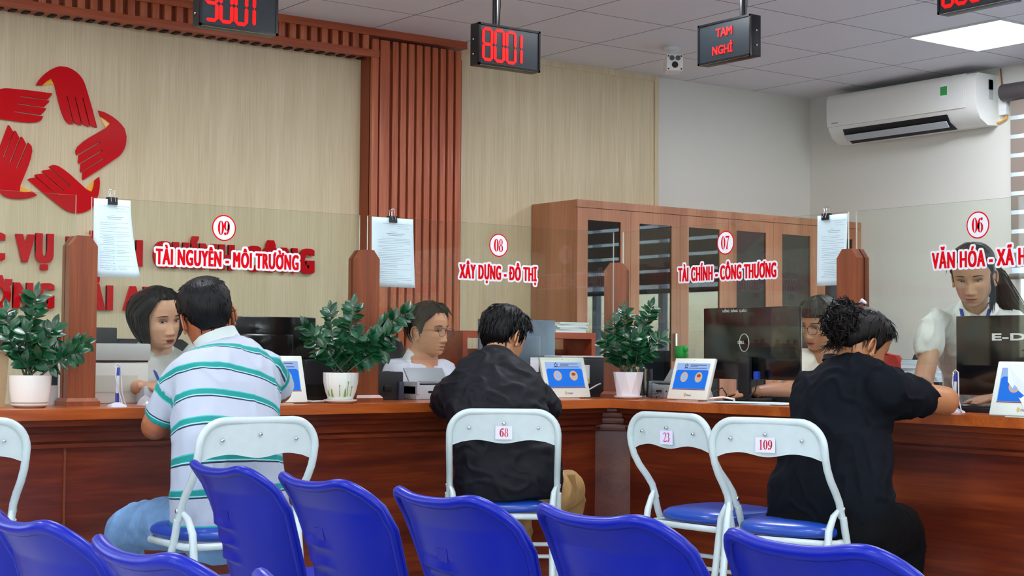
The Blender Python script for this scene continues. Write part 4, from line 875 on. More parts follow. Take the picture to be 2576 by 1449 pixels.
# cup with pens, bottle
p = thing('pen_cup', 'clear acrylic cup of pens right of the faceted pot', 'pen cup', (5.0, 5.685, HC)); MB().lathe([(.034, 0), (.036, .0), (.036, .14), (.033, .14), (.033, .004), (0, .004)]).build('cup', thin_glass('acrylic', (.86, .9, .92)), p)
for q, (a, b, c) in enumerate(((.012, .0, '20242c'), (-.01, .01, '3a5230'), (0, -.012, '14161a'))): MB().cyl((a, b, .005), (a*1.9, b*1.9, .13), .0045).build('pen', plain('pen_%s' % c, c, .4), p)
p = thing('water_bottle', 'green water bottle with a green lid behind the third tablet', 'water bottle', (5.27, 5.725, HC))
m_gr, n, l, b = newmat('green_plastic_clear'); b.inputs['Base Color'].default_value = lin('8fd21a'); b.inputs['Roughness'].default_value = .15; b.inputs['Transmission Weight'].default_value = .6
MB().lathe([(0, 0), (.03, 0), (.034, .006), (.034, .15), (.03, .18), (.027, .2), (0, .2)]).build('body', m_gr, p); MB().lathe([(0, .195), (.031, .195), (.033, .2), (.033, .225), (.03, .25), (.026, .253), (0, .253)]).build('lid', plain('lid_green', '159a36', .35), p); MB().box((0, -.028, .235), (.03, .02, .02), None, .004).build('spout_clip', plain('lid_green', '159a36'), p)
p = thing('clear_stand', 'small clear desk stand beside the pen cup', 'desk stand', (4.93, 5.52, HC)); MB().box((0, 0, .025), (.05, .04, .05), None, .003).build('body', MATS['acrylic'], p); mb = MB(); rnd = random.Random(2)
for i in range(26): a = rnd.uniform(0, 6.28); r = rnd.uniform(0, .018); leaf(mb, Vector((r*math.cos(a), r*math.sin(a)*.8, rnd.uniform(.003, .035))), Vector((math.cos(a), math.sin(a), .5)), Z_, .014, .007)
mb.build('clips', plain('clip_mix', '3c4436', .5), p)
# loose papers, keyboard, mouse
for i, (x, y, rz, z) in enumerate(((4.80, 4.80, .1, .001), (4.84, 4.72, -.2, .003), (4.78, 4.86, .35, .005))):
    tag(MB().box((0, 0, 0), (.2, .29, .0012)).build('loose_paper', M_paper, None, (x+.06, y, HC+z), rz, smooth=0), 'loose printed sheet on the counter under the large monitor', 'paper sheet', 'loose sheets under the large monitor')
def keyboard(loc, rz, label):
    k = thing('keyboard', label, 'keyboard', (loc[0], loc[1], HC), rz); MB().box((0, 0, .01), (.4, .13, .018), None, .004).build('body', M_black, k); mb = MB()
    for r in range(5):
        for c in range(15): mb.box((-.182+c*.026, -.048+r*.024, .0205), (.021, .019, .005), None)
    mb.build('keys', M_dark, k, smooth=0); return k
keyboard((5.2, 4.95), -PI/2, 'black keyboard behind the large monitor')
keyboard((4.93, 3.60), -PI/2, 'black keyboard under the standing woman\'s hands')
# black office chairs behind the counter
def office_chair(loc, yaw, label, zt):
    t = thing('office_chair', label, 'office chair', (loc[0], loc[1], 0), -math.radians(yaw)); m = plain('chair_mesh_black', '14171c', .6)
    V = []; rings = []
    for z, w, d in ((zt-.5, .2, 0), (zt-.3, .225, .01), (zt-.1, .22, -.02), (zt-.02, .2, -.04), (zt, .17, -.045)):
        rings.append([(w*math.copysign(abs(math.cos(a))**.6, math.cos(a)), -.24+d+.03*math.copysign(abs(math.sin(a))**.6, math.sin(a))+.05*math.cos(a)**2, z) for a in (2*PI*k/28 for k in range(28))])
    MB().loft(rings).build('backrest', m, t, smooth=60); MB().box((0, .02, .46), (.48, .46, .08), None, .03).build('seat', m, t); MB().cyl((0, 0, .1), (0, 0, .43), .03).build('gas_lift', M_black, t)
    for s in (-1, 1): MB().tube([(s*.25, -.15, .45), (s*.27, -.15, .66), (s*.27, .12, .68)], .018, 10).build('armrest', M_black, t)
    for k in range(5):
        a = 2*PI*k/5; MB().tube([(0, 0, .11), (.28*math.cos(a), .28*math.sin(a), .07)], [.025, .015], 10).build('base_arm', M_black, t); MB().ell((.28*math.cos(a), .28*math.sin(a), .03), (.03, .03, .03), None, 12, 8).build('castor', M_black, t)
    return t
# ================================================================== PEOPLE
def V3(p): return Vector(p)
def fuse(mb, voxel, smooth=4, fac=.5):
    """one continuous surface out of overlapping closed pieces"""
    me = bpy.data.meshes.new('f'); me.from_pydata(mb.v, [], mb.f)
    bm = bmesh.new(); bm.from_mesh(me); bmesh.ops.recalc_face_normals(bm, faces=bm.faces); bm.to_mesh(me); bm.free()
    o = bpy.data.objects.new('f', me); COL.objects.link(o)
    r = o.modifiers.new('r', 'REMESH'); r.mode = 'VOXEL'; r.voxel_size = voxel; r.adaptivity = 0
    if smooth: s = o.modifiers.new('s', 'SMOOTH'); s.iterations = smooth; s.factor = fac
    m2 = bpy.data.meshes.new_from_object(o.evaluated_get(bpy.context.evaluated_depsgraph_get()))
    bpy.data.objects.remove(o); bpy.data.meshes.remove(me); return m2
def displace(me, fn):
    n = len(me.vertices); co = np.empty(n*3); me.vertices.foreach_get('co', co); no = np.empty(n*3); me.vertices.foreach_get('normal', no)
    co = co.reshape(-1, 3); no = no.reshape(-1, 3)
    d = np.array([fn(Vector(c)) for c in co]); co += no*d[:, None]; me.vertices.foreach_set('co', co.ravel()); me.update()
def link(me, name, mats, parent, smooth=True):
    me.materials.clear()
    for m in (mats if isinstance(mats, (list, tuple)) else [mats]): me.materials.append(m)
    me.name = name
    if smooth: me.polygons.foreach_set('use_smooth', [True]*len(me.polygons))
    o = bpy.data.objects.new(name, me); COL.objects.link(o); o.parent = parent; return o
def cat(P, n):
    """Catmull-Rom through rows of numbers"""
    P = [np.array(p, float) for p in P]; P = [2*P[0]-P[1]]+P+[2*P[-1]-P[-2]]; out = []
    m = len(P)-3
    for i in range(n):
        t = m*i/(n-1); k = min(m-1, int(t)); u = t-k; a, b, c, d = P[k:k+4]
        out.append(.5*(2*b+(c-a)*u+(2*a-5*b+4*c-d)*u*u+(3*b-a-3*c+d)*u**3))
    return out
def torso(mb, rows, R, n=26, seg=40, ex=2.4):
    """rows: centre xyz, half width, front depth, back depth"""
    Q = cat(rows, n); rings = []; R = Vector(R).normalized()
    for i, q in enumerate(Q):
        c = Vector(q[:3]); T = (Vector(Q[min(i+1, n-1)][:3])-Vector(Q[max(i-1, 0)][:3])).normalized()
        x = (R-T*R.dot(T)).normalized(); y = T.cross(x)     # y = front for R = right hand side, T up
        a, bf, bb = q[3:6]; ring = []
        for k in range(seg):
            t = 2*PI*k/seg; cx, sy = math.cos(t), math.sin(t)
            ring.append(c+x*(a*math.copysign(abs(cx)**(2/ex), cx))+y*((bf if sy > 0 else bb)*math.copysign(abs(sy)**(2/ex), sy)))
        rings.append(ring)
    mb.loft(rings); return [Vector(q[:3]) for q in cat(rows, 140)]
def limb(mb, pts, rad, seg=18, n=None):
    Q = cat([list(p)+[r] for p, r in zip(pts, rad)], n or 6*len(pts)); mb.tube([Vector(q[:3]) for q in Q], [max(.004, q[3]) for q in Q], seg)
    mb.ell(Q[0][:3], [Q[0][3]]*3, None, 14, 10); mb.ell(Q[-1][:3], [Q[-1][3]]*3, None, 14, 10); return [Vector(q[:3]) for q in Q]
def frame(fwd, up=(0, 0, 1), roll=0.):
    f = Vector(fwd).normalized(); r = f.cross(Vector(up)).normalized(); u = r.cross(f)
    if roll: r, u = r*math.cos(roll)+u*math.sin(roll), u*math.cos(roll)-r*math.sin(roll)
    return r, f, u
def face_dir(px, right, pitch):
    """unit vector: right = degrees turned to the picture's right of straight-at-camera, pitch up positive"""
    a = math.radians(36.463)+math.atan((px-1288)/FPX); c = Vector((-math.sin(a), -math.cos(a), 0)); r = Vector((math.cos(a), -math.sin(a), 0)); q = math.radians(right)
    h = c*math.cos(q)+r*math.sin(q); p = math.radians(pitch); return h*math.cos(p)+Z_*math.sin(p)
# ---- head -------------------------------------------------------------
_HZ = [-.112, -.108, -.10, -.085, -.07, -.05, -.03, -.01, .01, .03, .05, .07, .085, .098, .107, .112]
_HF = [.052, .066, .076, .082, .084, .086, .087, .087, .089, .091, .089, .081, .07, .052, .032, .004]
_HB = [.0, -.004, -.012, -.03, -.05, -.07, -.084, -.093, -.098, -.1, -.098, -.09, -.078, -.06, -.04, -.012]
_HW = [.016, .026, .038, .053, .0605, .066, .07, .0725, .0745, .0755, .0745, .069, .060, .046, .03, .004]
def _g(x, m, s): return math.exp(-((x-m)/s)**2)
def head_sec(z): return np.interp(z, _HZ, _HF), np.interp(z, _HZ, _HB), np.interp(z, _HZ, _HW)
def feat(x, z, f):
    ax = abs(x); y = 0.
    if -.062 < z < .02:
        nz = np.interp(z, [-.062, -.054, -.049, -.042, -.02, .002, .018], [0, .004, .017, .0215, .0125, .0045, 0])*f.get('nose', 1)
        y += nz*_g(x, 0, np.interp(z, [-.05, -.04, -.01, .01], [.0125, .0115, .008, .009]))
    y += .0085*_g(ax, .0135, .0065)*_g(z, -.0465, .0075)
    y -= .0085*_g(ax, .031, .017)*_g(z, .001, .011); y += .003*_g(ax, .03, .02)*_g(z, .02, .007); y += .0035*_g(ax, .042, .02)*_g(z, -.028, .018)
    y += .0055*_g(x, 0, .02)*_g(z, -.0672, .0052)+.0062*_g(x, 0, .017)*_g(z, -.0795, .0055)-.0042*_g(x, 0, .023)*_g(z, -.0732, .0024)-.004*_g(z, -.089, .005)*_g(x, 0, .02)
    y += .005*_g(x, 0, .02)*_g(z, -.1, .01); return y
EXH = 2.25
def face_y(x, z, f={}):
    F, B, W = head_sec(z); yc = (F+B)/2; yc = min(yc, .0); t = max(0., 1-(abs(x)/W)**EXH)
    return yc+(F-yc)*t**(1/EXH)+feat(x, z, f)*min(1, t*1.8)
def head_pt(a, z, f={}):
    F, B, W = head_sec(z); yc = min((F+B)/2, 0.); s, c = math.sin(a), math.cos(a)
    x = W*math.copysign(abs(s)**(2/EXH), s); y = math.copysign(abs(c)**(2/EXH), c)*((F-yc) if c > 0 else (yc-B))+yc
    if c > 0: y += feat(x, z, f)*min(1, (1-(abs(x)/W)**EXH)*1.8)
    return Vector((x, y, z))
def ear(mb, sx, M):
    c = Vector((sx*.0725, -.012, -.014)); pts = []
    for k in range(15):
        t = math.radians(-60+300*k/14); pts.append((-.0155*math.cos(t), .0275*math.sin(t)))
    rim = [c+Vector((sx*(.0085+.006*(-p[0])/.0155), p[0]*1.0-.004, p[1])) for p in pts]
    mb.tube([M @ p for p in rim], [.0028]+[.0038]*13+[.005], 8)
    q = [c+Vector((sx*.0055, -.002, 0))]+[c+Vector((sx*(.0055+.006*(-p[0])/.0155), p[0]*.9-.004, p[1]*.93)) for p in pts]
    q2 = [p-Vector((sx*.008, -.003, 0)) for p in q]; n = len(q)
    mb.add([M @ p for p in q+q2], [(0, i, i+1) for i in range(1, n-1)]+[(n, n+i+1, n+i) for i in range(1, n-1)]+[(i, i+1, n+i+1, n+i) for i in range(1, n-1)])
    mb.ell(M @ (c+Vector((sx*.004, .013, -.02))), (.006, .007, .012), None, 10, 8); mb.ell(M @ (c+Vector((sx*.008, .004, -.029))), (.005, .006, .007), None, 10, 8)
def head_matrix(P, ctr, fwd, scale=1., roll=0.):
    r, f, u = frame(fwd, roll=roll); M = Matrix((r, f, u)).transposed().to_4x4(); M.translation = Vector(ctr)-P.o; return M @ Matrix.Scale(scale, 4)
def add_head(mb, M, f={}):
    nu, nz = 84, 84; zs = [-.112+.224*(.5-.5*math.cos(PI*(j+.15)/(nz+.3))) for j in range(nz+1)]; rings = [[M @ head_pt(2*PI*i/nu, z, f) for i in range(nu)] for z in zs]
    mb.loft(rings); lipc = []
    ear(mb, 1, M); ear(mb, -1, M)
    return zs, nu
def patch(mb, M, poly, off, f):
    """polygon in face coordinates laid on the skin, fanned from its middle"""
    cx = sum(p[0] for p in poly)/len(poly); cz = sum(p[1] for p in poly)/len(poly); n = len(poly)
    mb.add([M @ Vector((cx, face_y(cx, cz, f)+off*1.25, cz))]+[M @ Vector((x, face_y(x, z, f)+off, z)) for x, z in poly], [(0, 1+i, 1+(i+1) % n) for i in range(n)])
M_eyew = plain('eye_white', 'd9d4cc', .25); M_iris = plain('iris_dark', '1c110c', .15, coat=.8); M_lash = plain('lash_dark', '14100e', .6); M_brow = plain('brow_dark', '241a16', .8)
def add_face(root, M, f={}, lip='a8504c', open_=.0045, gaze=(0, 0), mouth=0.):
    ew = MB(); ir = MB(); la = MB(); br = MB()
    for s in (-1, 1):
        cx, cz = s*.0315, .001; hw = .0145; n = 12
        up = [(cx+hw*math.cos(PI*k/n), cz+open_*math.sin(PI*k/n)**.8+.0012*s*math.cos(PI*k/n)) for k in range(n+1)]; lo = [(cx-hw*math.cos(PI*k/n), cz-open_*.55*math.sin(PI*k/n)+.0012*-s*math.cos(PI*k/n)) for k in range(1, n)]
        patch(ew, M, up+lo, .0028, f); r = min(.0062, open_*1.1+.001)
        patch(ir, M, [(cx+gaze[0]+r*math.cos(k*PI/7), cz+gaze[1]+min(open_, r)*.85*math.sin(k*PI/7)) for k in range(14)], .0042, f)
        la.tube([M @ Vector((x, face_y(x, z, f)+.004, z)) for x, z in up], [.0005]+[.0014]*(n-1)+[.0005], 6)
        la.tube([M @ Vector((x, face_y(x, z, f)+.0028, z)) for x, z in [(x, z+.0062) for x, z in up[1:-1]]], .0005, 5)
        pb = [(cx+s*(-.016+.037*k/8), .0205+.0045*math.sin(PI*(.15+.75*k/8))-.002*(k/8)) for k in range(9)]
        br.tube([M @ Vector((x, face_y(x, z, f)+.0008, z)) for x, z in pb], [.0014, .0024, .0027, .0027, .0025, .0022, .0018, .0013, .0006], 6)
    ew.build('eyes', M_eyew, root); ir.build('irises', M_iris, root); la.build('eyelashes', M_lash, root); br.build('eyebrows', M_brow, root)
    lp = MB(); hw = .0235-.004*(mouth > 0); n = 10
    upl = [(-hw+2*hw*k/n, -.0728+.0065*math.sin(PI*k/n)**.7*(1-.18*_g(k, n/2, 1))) for k in range(n+1)]; mid = [(hw-2*hw*k/n, -.0732+mouth*.25*math.sin(PI*k/n)) for k in range(1, n)]
    patch(lp, M, upl+mid, .0012, f)
    mid2 = [(-hw+2*hw*k/n, -.0738-mouth*math.sin(PI*k/n)) for k in range(n+1)]; lol = [(hw-2*hw*k/n, -.0738-mouth*.9*math.sin(PI*k/n)-.0085*math.sin(PI*k/n)**.8) for k in range(1, n)]
    patch(lp, M, mid2+lol, .0012, f); lp.build('lips', plain('lip_'+lip, lip, .35), root)
    if mouth:
        mo = MB(); patch(mo, M, [(-hw*.9+1.8*hw*k/n, -.073+mouth*.3*math.sin(PI*k/n)) for k in range(n+1)]+[(hw*.9-1.8*hw*k/n, -.0738-mouth*math.sin(PI*k/n)) for k in range(1, n)], .0018, f); mo.build('mouth', plain('mouth_dark', '3a1414', .5), root)
    no = MB()
    for s in (-1, 1): patch(no, M, [(s*.0085+.0033*math.cos(k*PI/5), -.0525+.0016*math.sin(k*PI/5)) for k in range(10)], .0006, f)
    no.build('nostrils', plain('nostril_dark', '4a261c', .8), root)
def glasses(root, M, f={}, rim='1a1c26', w=.0255, h=.021, rimr=.0011):
    m = plain('spectacle_rim_'+rim, rim, .25, coat=.5); g = MB(); ln = MB(); y0 = .104
    for s in (-1, 1):
        pts = [(s*.0335+w*math.copysign(abs(math.cos(t))**.8, math.cos(t)), -.004+h*math.copysign(abs(math.sin(t))**.85, math.sin(t))) for t in (2*PI*k/28 for k in range(28))]
        yy = lambda x: y0-.16*(abs(x)-.012)**1.0*.35
        g.tube([M @ Vector((x, yy(x), z)) for x, z in pts], rimr, 6, closed=True)
        ln.add([M @ Vector((x, yy(x), z)) for x, z in pts], [tuple(range(28))])
        g.tube([M @ Vector(p) for p in ((s*.059, .094, .002), (s*.07, .07, .004), (s*.0775, .02, .0), (s*.079, -.012, -.006))], rimr*.9, 6)
    g.tube([M @ Vector(p) for p in ((-.009, y0, .003), (0, y0+.003, .006), (.009, y0, .003))], rimr, 6); g.build('spectacle_frame', m, root)
    ln.build('spectacle_lenses', thin_glass('spectacle_lens', (.93, .94, .96)), root, smooth=0)
def skin_mat(c): return plain('skin_'+c, c, .42, bump=.05, bscale=400, var=.05, vscale=14)
# ---- hair -------------------------------------------------------------
def hair_mat(name, c1, c2, rough=.38):
    if name in MATS: return MATS[name]
    m, n, l, b = newmat(name); b.inputs['Roughness'].default_value = rough; b.inputs['Specular IOR Level'].default_value = .22
    tc = n.new('ShaderNodeTexCoord'); mp = n.new('ShaderNodeMapping'); mp.inputs['Scale'].default_value = (240, 240, 22); t = n.new('ShaderNodeTexNoise'); t.inputs['Scale'].default_value = 1; t.inputs['Detail'].default_value = 3
    l.new(tc.outputs['Object'], mp.inputs[0]); l.new(mp.outputs[0], t.inputs['Vector']); r = n.new('ShaderNodeValToRGB'); r.color_ramp.elements[0].position = .4; r.color_ramp.elements[1].position = .7
    r.color_ramp.elements[0].color = lin(c1); r.color_ramp.elements[1].color = lin(c2); l.new(t.outputs[0], r.inputs[0]); l.new(r.outputs[0], b.inputs['Base Color'])
    bp = n.new('ShaderNodeBump'); bp.inputs['Strength'].default_value = .7; bp.inputs['Distance'].default_value = .003; l.new(t.outputs[0], bp.inputs['Height']); l.new(bp.outputs[0], b.inputs['Normal']); return m
M_hair = hair_mat('hair_black', '030304', '0d0d10'); M_hairb = hair_mat('hair_brown_black', '060403', '17100e')
def hair_cap(root, M, line, thick, mat, seed=1, tufts=150, tl=.035, tr=.0042, name='hair', messy=.5, extra=None, part=None):
    """cap grown from the skull: line(a) = lowest z at azimuth a (0 front), thick(a,s) with s 0 hairline .. 1 crown"""
    nu, nv = 96, 30; rnd = random.Random(seed); mb = MB(); outer = []; inner = []
    def pt(a, s, extra_off=0.):
        z0 = line(a); z = z0+(.1118-z0)*(1-(1-s)**1.6); p = head_pt(a, z); d = (p-Vector((0, -.01, z*.55))).normalized()
        t = thick(a, s)*min(1, .25+s*7); t *= 1+.18*noise.noise(Vector((math.sin(a)*3.2, math.cos(a)*3.2, z*14+seed)))
        return p+d*(t+extra_off), d
    for j in range(nv+1):
        outer.append([M @ pt(2*PI*i/nu, j/nv)[0] for i in range(nu)]); inner.append([M @ pt(2*PI*i/nu, j/nv, -.012)[0] for i in range(nu)])
    mb.loft(list(reversed(inner))+outer, cap=True)
    for k in range(tufts):
        a = rnd.uniform(0, 2*PI); s = rnd.random()**1.1*.8; aa = abs((a+PI) % (2*PI)-PI)
        if aa < 1.35: s = max(s, .35)
        p, d = pt(a, s, -.002); e = 1e-2; q, _ = pt(a, max(0, s-.12), 0); dn = (q-p).normalized(); sw = Vector((rnd.uniform(-1, 1), rnd.uniform(-1, 1), rnd.uniform(-1, 1)))*messy*.5
        L = tl*rnd.uniform(.6, 1.3); p1 = p+(dn+sw*.4+d*.28).normalized()*L*.5; p2 = p1+(dn+sw).normalized()*L*.5-d*.004
        mb.tube([M @ p, M @ p1, M @ p2], [tr, tr*.8, tr*.12], 5)
    if extra: extra(mb, M, rnd)
    return mb.build(name, mat, root, smooth=70)
def line_short(front=.07, temple=.055, side=.012, ear_=.022, behind=-.035, back=-.062):
    def f(a):
        a = abs((a+PI) % (2*PI)-PI); return float(np.interp(a, [0, .5, .85, 1.2, 1.42, 1.62, 1.85, 2.15, 2.6, PI], [front, front, temple, temple*.6, side, ear_, ear_-.01, behind, back, back]))
    return f
# ---- hands ------------------------------------------------------------
def hand(mb, wrist, d, palm, side, curl=.5, s=1., spread=.12):
    """side +1: thumb on +x where x = d x palm ; palm = direction the palm faces"""
    d = Vector(d).normalized(); n = -(Vector(palm)-d*Vector(palm).dot(d)).normalized(); x = d.cross(n).normalized()*side; w = Vector(wrist)
    def ring(c, a, b): return [c+x*(a*math.cos(t))+n*(b*math.sin(t)) for t in (2*PI*k/14 for k in range(14))]
    mb.loft([ring(w-d*.01, .026*s, .019*s), ring(w+d*.015*s, .028*s, .019*s), ring(w+d*.045*s, .039*s, .017*s), ring(w+d*.08*s, .042*s, .014*s), ring(w+d*.094*s, .036*s, .009*s)])
    for k, (o, L, r) in enumerate(((.031, .068, .0088), (.0105, .077, .0092), (-.0105, .071, .0088), (-.030, .055, .0078))):
        p = w+d*(.086-.004*abs(k-1))*s+x*o*s; dr = (d+x*(o/.03)*spread).normalized(); pts = [p-dr*.012*s]; ang = 0
        pts.append(p)
        for q, (fr, cu) in enumerate(((.45, .45), (.3, .75), (.25, .5))):
            ang += cu*curl*(1+.12*k); dd = dr*math.cos(ang)-n*math.sin(ang); pts.append(pts[-1]+dd*L*fr*s)
        mb.tube(pts, [r*s, r*s, r*.97*s, r*.88*s, r*.62*s], 10); mb.ell(pts[-1], [r*.64*s]*3, None, 10, 8); mb.ell(pts[2], [r*1.02*s]*3, None, 10, 8)
    p = w+d*.022*s+x*.024*s; d1 = (d*.72+x*.62-n*.35).normalized(); d2 = (d*.9+x*.25-n*.3*curl).normalized(); pts = [p, p+d1*.036*s, p+d1*.036*s+d2*.03*s, p+d1*.036*s+d2*.054*s]
    mb.tube(pts, [.014*s, .0115*s, .0098*s, .0062*s], 10); mb.ell(pts[-1], [.0064*s]*3, None, 10, 8)
# ---- assembling --------------------------------------------------------
class Person:
    def __init__(s, label, loc, skin):
        s.o = Vector((loc[0], loc[1], 0)); s.root = thing('person', label, 'person', s.o); s.skin = skin_mat(skin); s.body = MB(); s.fine = MB()
    def L(s, p): return Vector(p)-s.o
    def core(s, pts, rad): limb(s.body, [s.L(p) for p in pts], rad, 20)
    def arm(s, sh, el, wr, r=(.05, .043, .047, .03), back=None):
        sh, el, wr = s.L(sh), s.L(el), s.L(wr); limb(s.body, [sh.lerp(el, .18), sh.lerp(el, .55), el, el.lerp(wr, .35), wr], [r[0]*.8, r[0]*.9, r[1], r[2], r[3]], 18)
    def finish(s, M, f={}, voxel=.006, smooth=3):
        me = fuse(s.body, voxel, smooth); bm = bmesh.new(); bm.from_mesh(me)
        h = MB(); add_head(h, M, f); h.v += []; o = len(h.v)
        h.add(s.fine.v, s.fine.f) if s.fine.v else None
        m2 = h.mesh('tmp', s.skin, 0); bm.from_mesh(m2); bm.to_mesh(me); bm.free(); bpy.data.meshes.remove(m2)
        return link(me, 'body', s.skin, s.root)
def shirt(P, name, mat, rows, R, sleeves, wr=.004, scale=9., voxel=.0075, smooth=5, ex=2.4, seed=0., stripe=False, stretch=(1, 1, .45), extra=None, caps=True):
    """torso rows + sleeves [(points, radii)] fused into one garment with folds"""
    mb = MB(); spine = torso(mb, [list(P.L(r[:3]))+list(r[3:]) for r in rows], R, ex=ex); arms = []
    for pts, rad in sleeves:
        Q = cat([list(P.L(p))+[r] for p, r in zip(pts, rad)], 8*len(pts)); mb.tube([Vector(q[:3]) for q in Q], [q[3] for q in Q], 22); mb.ell(Q[0][:3], [Q[0][3]]*3, None, 18, 12); arms.append([Vector(q[:3]) for q in Q])
    if extra: extra(mb)
    me = fuse(mb, voxel, smooth)
    def folds(c):
        q = Vector((c.x*scale*stretch[0], c.y*scale*stretch[1], c.z*scale*stretch[2]+seed)); w = noise.noise(q+Vector((0, 0, 3)))
        return wr*(1.1*noise.noise(q*.8)+1.5*max(0, .75-abs(noise.noise(q*1.25+Vector((w, 0, w))*.6))*3.2)+.45*noise.noise(q*3.1))-wr*.5
    displace(me, folds)
    if stripe:
        at = me.attributes.new('stripe', 'FLOAT', 'POINT'); vals = []
        def along(pl, c):
            best = 1e9; s = 0; acc = 0
            for a, b in zip(pl, pl[1:]):
                d = b-a; L = d.length; t = max(0, min(1, (c-a).dot(d)/(L*L))); q = (c-a-d*t).length
                if q < best: best = q; s = acc+t*L
                acc += L
            return best, s
        for v in me.vertices:
            c = v.co; db, sb = along(spine, c); val = sb
            for a in arms:
                d, sa = along(a, c)
                if sa > .075 and d < .105 and (d < db-.02 or sa > .15): val = 10+sa+.03; break
            vals.append(val)
        vals = np.array(vals); ed = np.empty(len(me.edges)*2, int); me.edges.foreach_get('vertices', ed); ed = ed.reshape(-1, 2)
        for _ in range(8):      # even out the stripe coordinate along the cloth
            ok = np.abs(vals[ed[:, 0]]-vals[ed[:, 1]]) < .05; e2 = ed[ok]; acc = vals.copy(); cnt = np.ones(len(vals))
            np.add.at(acc, e2[:, 0], vals[e2[:, 1]]); np.add.at(acc, e2[:, 1], vals[e2[:, 0]]); np.add.at(cnt, e2[:, 0], 1); np.add.at(cnt, e2[:, 1], 1); vals = acc/cnt
        at.data.foreach_set('value', vals)
    return link(me, name, mat, P.root)
def ring_collar(P, name, c, R, up, rx, ry, h, flare, mat, gap=0., th=.004, front=0.):
    """turned-down collar: band round the neck that flares outward below; front: how far it dips"""
    c = P.L(c); up = Vector(up).normalized(); x = (Vector(R)-up*Vector(R).dot(up)).normalized(); y = up.cross(x); mb = MB(); n = 40; rings = []
    for (k, off, z) in ((1, 0, .4*h), (1.0, .002, h), (1.03, .006, h*.98), (1.1+flare*.5, .0, .45*h), (1.12+flare, .0, -.15*h), (1.10+flare, -.003, -.15*h), (1.06, -.003, .3*h)):
        ring = []
        for i in range(n+1):
            t = PI/2+gap+(2*PI-2*gap)*i/n; dip = front*max(0, math.sin(t))**2
            ring.append(c+x*((rx*k+off)*math.cos(t))+y*((ry*k+off)*math.sin(t))+up*(z-dip))
        rings.append(ring)
    V = [p for r in rings for p in r]; m = n+1; F = []
    for j in range(len(rings)):
        a, b = j*m, ((j+1) % len(rings))*m
        for i in range(n): F.append((a+i, a+i+1, b+i+1, b+i))
    F += [tuple(j*m for j in range(len(rings))), tuple(j*m+n for j in reversed(range(len(rings))))]
    mb.add(V, F); return mb.build(name, mat, P.root, smooth=60)
def trousers(P, name, mat, hip_rows, R, legs, wr=.004, voxel=.009, seed=0):
    return shirt(P, name, mat, hip_rows, R, legs, wr=wr, scale=8, voxel=voxel, smooth=4, seed=seed, stretch=(1, 1, .8))
def lanyard(P, pts, mat=None, w=.007):
    m = mat or plain('lanyard_blue', '1d3fae', .5); mb = MB(); Q = [P.L(p) for p in pts]; mb.tube(Q, w, 8, ell=.25); return mb.build('lanyard', m, P.root)
def shoe(P, ank, d):
    a = P.L(ank); d = Vector((d[0], d[1], 0)).normalized(); x = Vector((d.y, -d.x, 0)); mb = MB(); rings = []
    for t, w, h in ((-.07, .02, .05), (-.06, .036, .075), (-.02, .04, .085), (.04, .042, .065), (.11, .045, .045), (.16, .036, .035), (.185, .012, .02)):
        c = Vector((a.x, a.y, 0))+d*t; rings.append([c+x*(w*math.cos(q))+Z_*(max(0, h*(.5+.5*math.sin(q)))) for q in (2*PI*k/16 for k in range(16))])
    mb.loft(rings); mb.build('shoe', plain('shoe_dark', '15130f', .5), P.root)
# ------------------------------------------------------------------ garments
M_shirtw = plain('white_shirt', 'c4cad4', .7, bump=.15, bscale=300); M_blouse = plain('cream_blouse', 'c6cac4', .7, bump=.15, bscale=300)
M_jacket = plain('black_jacket', '0a0c15', .62, bump=.15, bscale=260, spec=.22); M_navy = plain('navy_tshirt', '060b13', .85, spec=.15, bump=.2, bscale=400); M_blk = plain('black_trousers', '040507', .85, spec=.15)
M_khaki = plain('khaki_cotton', 'a5814e', .75, var=.12, vscale=9, bump=.15, bscale=260)
M_denim = plain('blue_denim', '6e95bd', .8, var=.28, vscale=11, bump=.25, bscale=420)
def polo_mat():
    m, n, l, b = newmat('striped_polo'); b.inputs['Roughness'].default_value = .75
    at = n.new('ShaderNodeAttribute'); at.attribute_name = 'stripe'
    d = n.new('ShaderNodeMath'); d.operation = 'DIVIDE'; d.inputs[1].default_value = .0915; l.new(at.outputs['Fac'], d.inputs[0])
    f = n.new('ShaderNodeMath'); f.operation = 'FRACT'; l.new(d.outputs[0], f.inputs[0])
    r = n.new('ShaderNodeValToRGB'); r.color_ramp.interpolation = 'CONSTANT'; e = r.color_ramp.elements
    cols = [(0, 'b2bac9'), (.40, '1d2440'), (.45, '8fd6d6'), (.49, '0a8a86'), (.655, '2fb5ae'), (.69, 'b2bac9')]
    e[0].position, e[0].color = cols[0][0], lin(cols[0][1]); e[1].position, e[1].color = cols[1][0], lin(cols[1][1])
    for p, c in cols[2:]: k = e.new(p); k.color = lin(c)
    l.new(f.outputs[0], r.inputs[0]); l.new(r.outputs[0], b.inputs['Base Color']); return m
def seated_legs(P, pelvis, f, mat, knee=.44, spread=.1):
    f = Vector((f.x, f.y, 0)).normalized(); r = f.cross(Z_); p = Vector(pelvis); rows = [[*(p-Z_*.1), .15, .12, .12], [*p, .17, .13, .13], [*(p+Z_*.12), .15, .11, .11]]
    legs = []
    for s in (-1, 1):
        h = p+r*s*.09-Z_*.02; k = h+f*knee+r*s*.04-Z_*.02; a = Vector((k.x, k.y, .08))+f*.02; legs.append(([h, h.lerp(k, .5), k, k.lerp(a, .5), a], [.09, .085, .07, .06, .05])); shoe(P, a, f)
    trousers(P, 'trousers', mat, rows, r, legs)
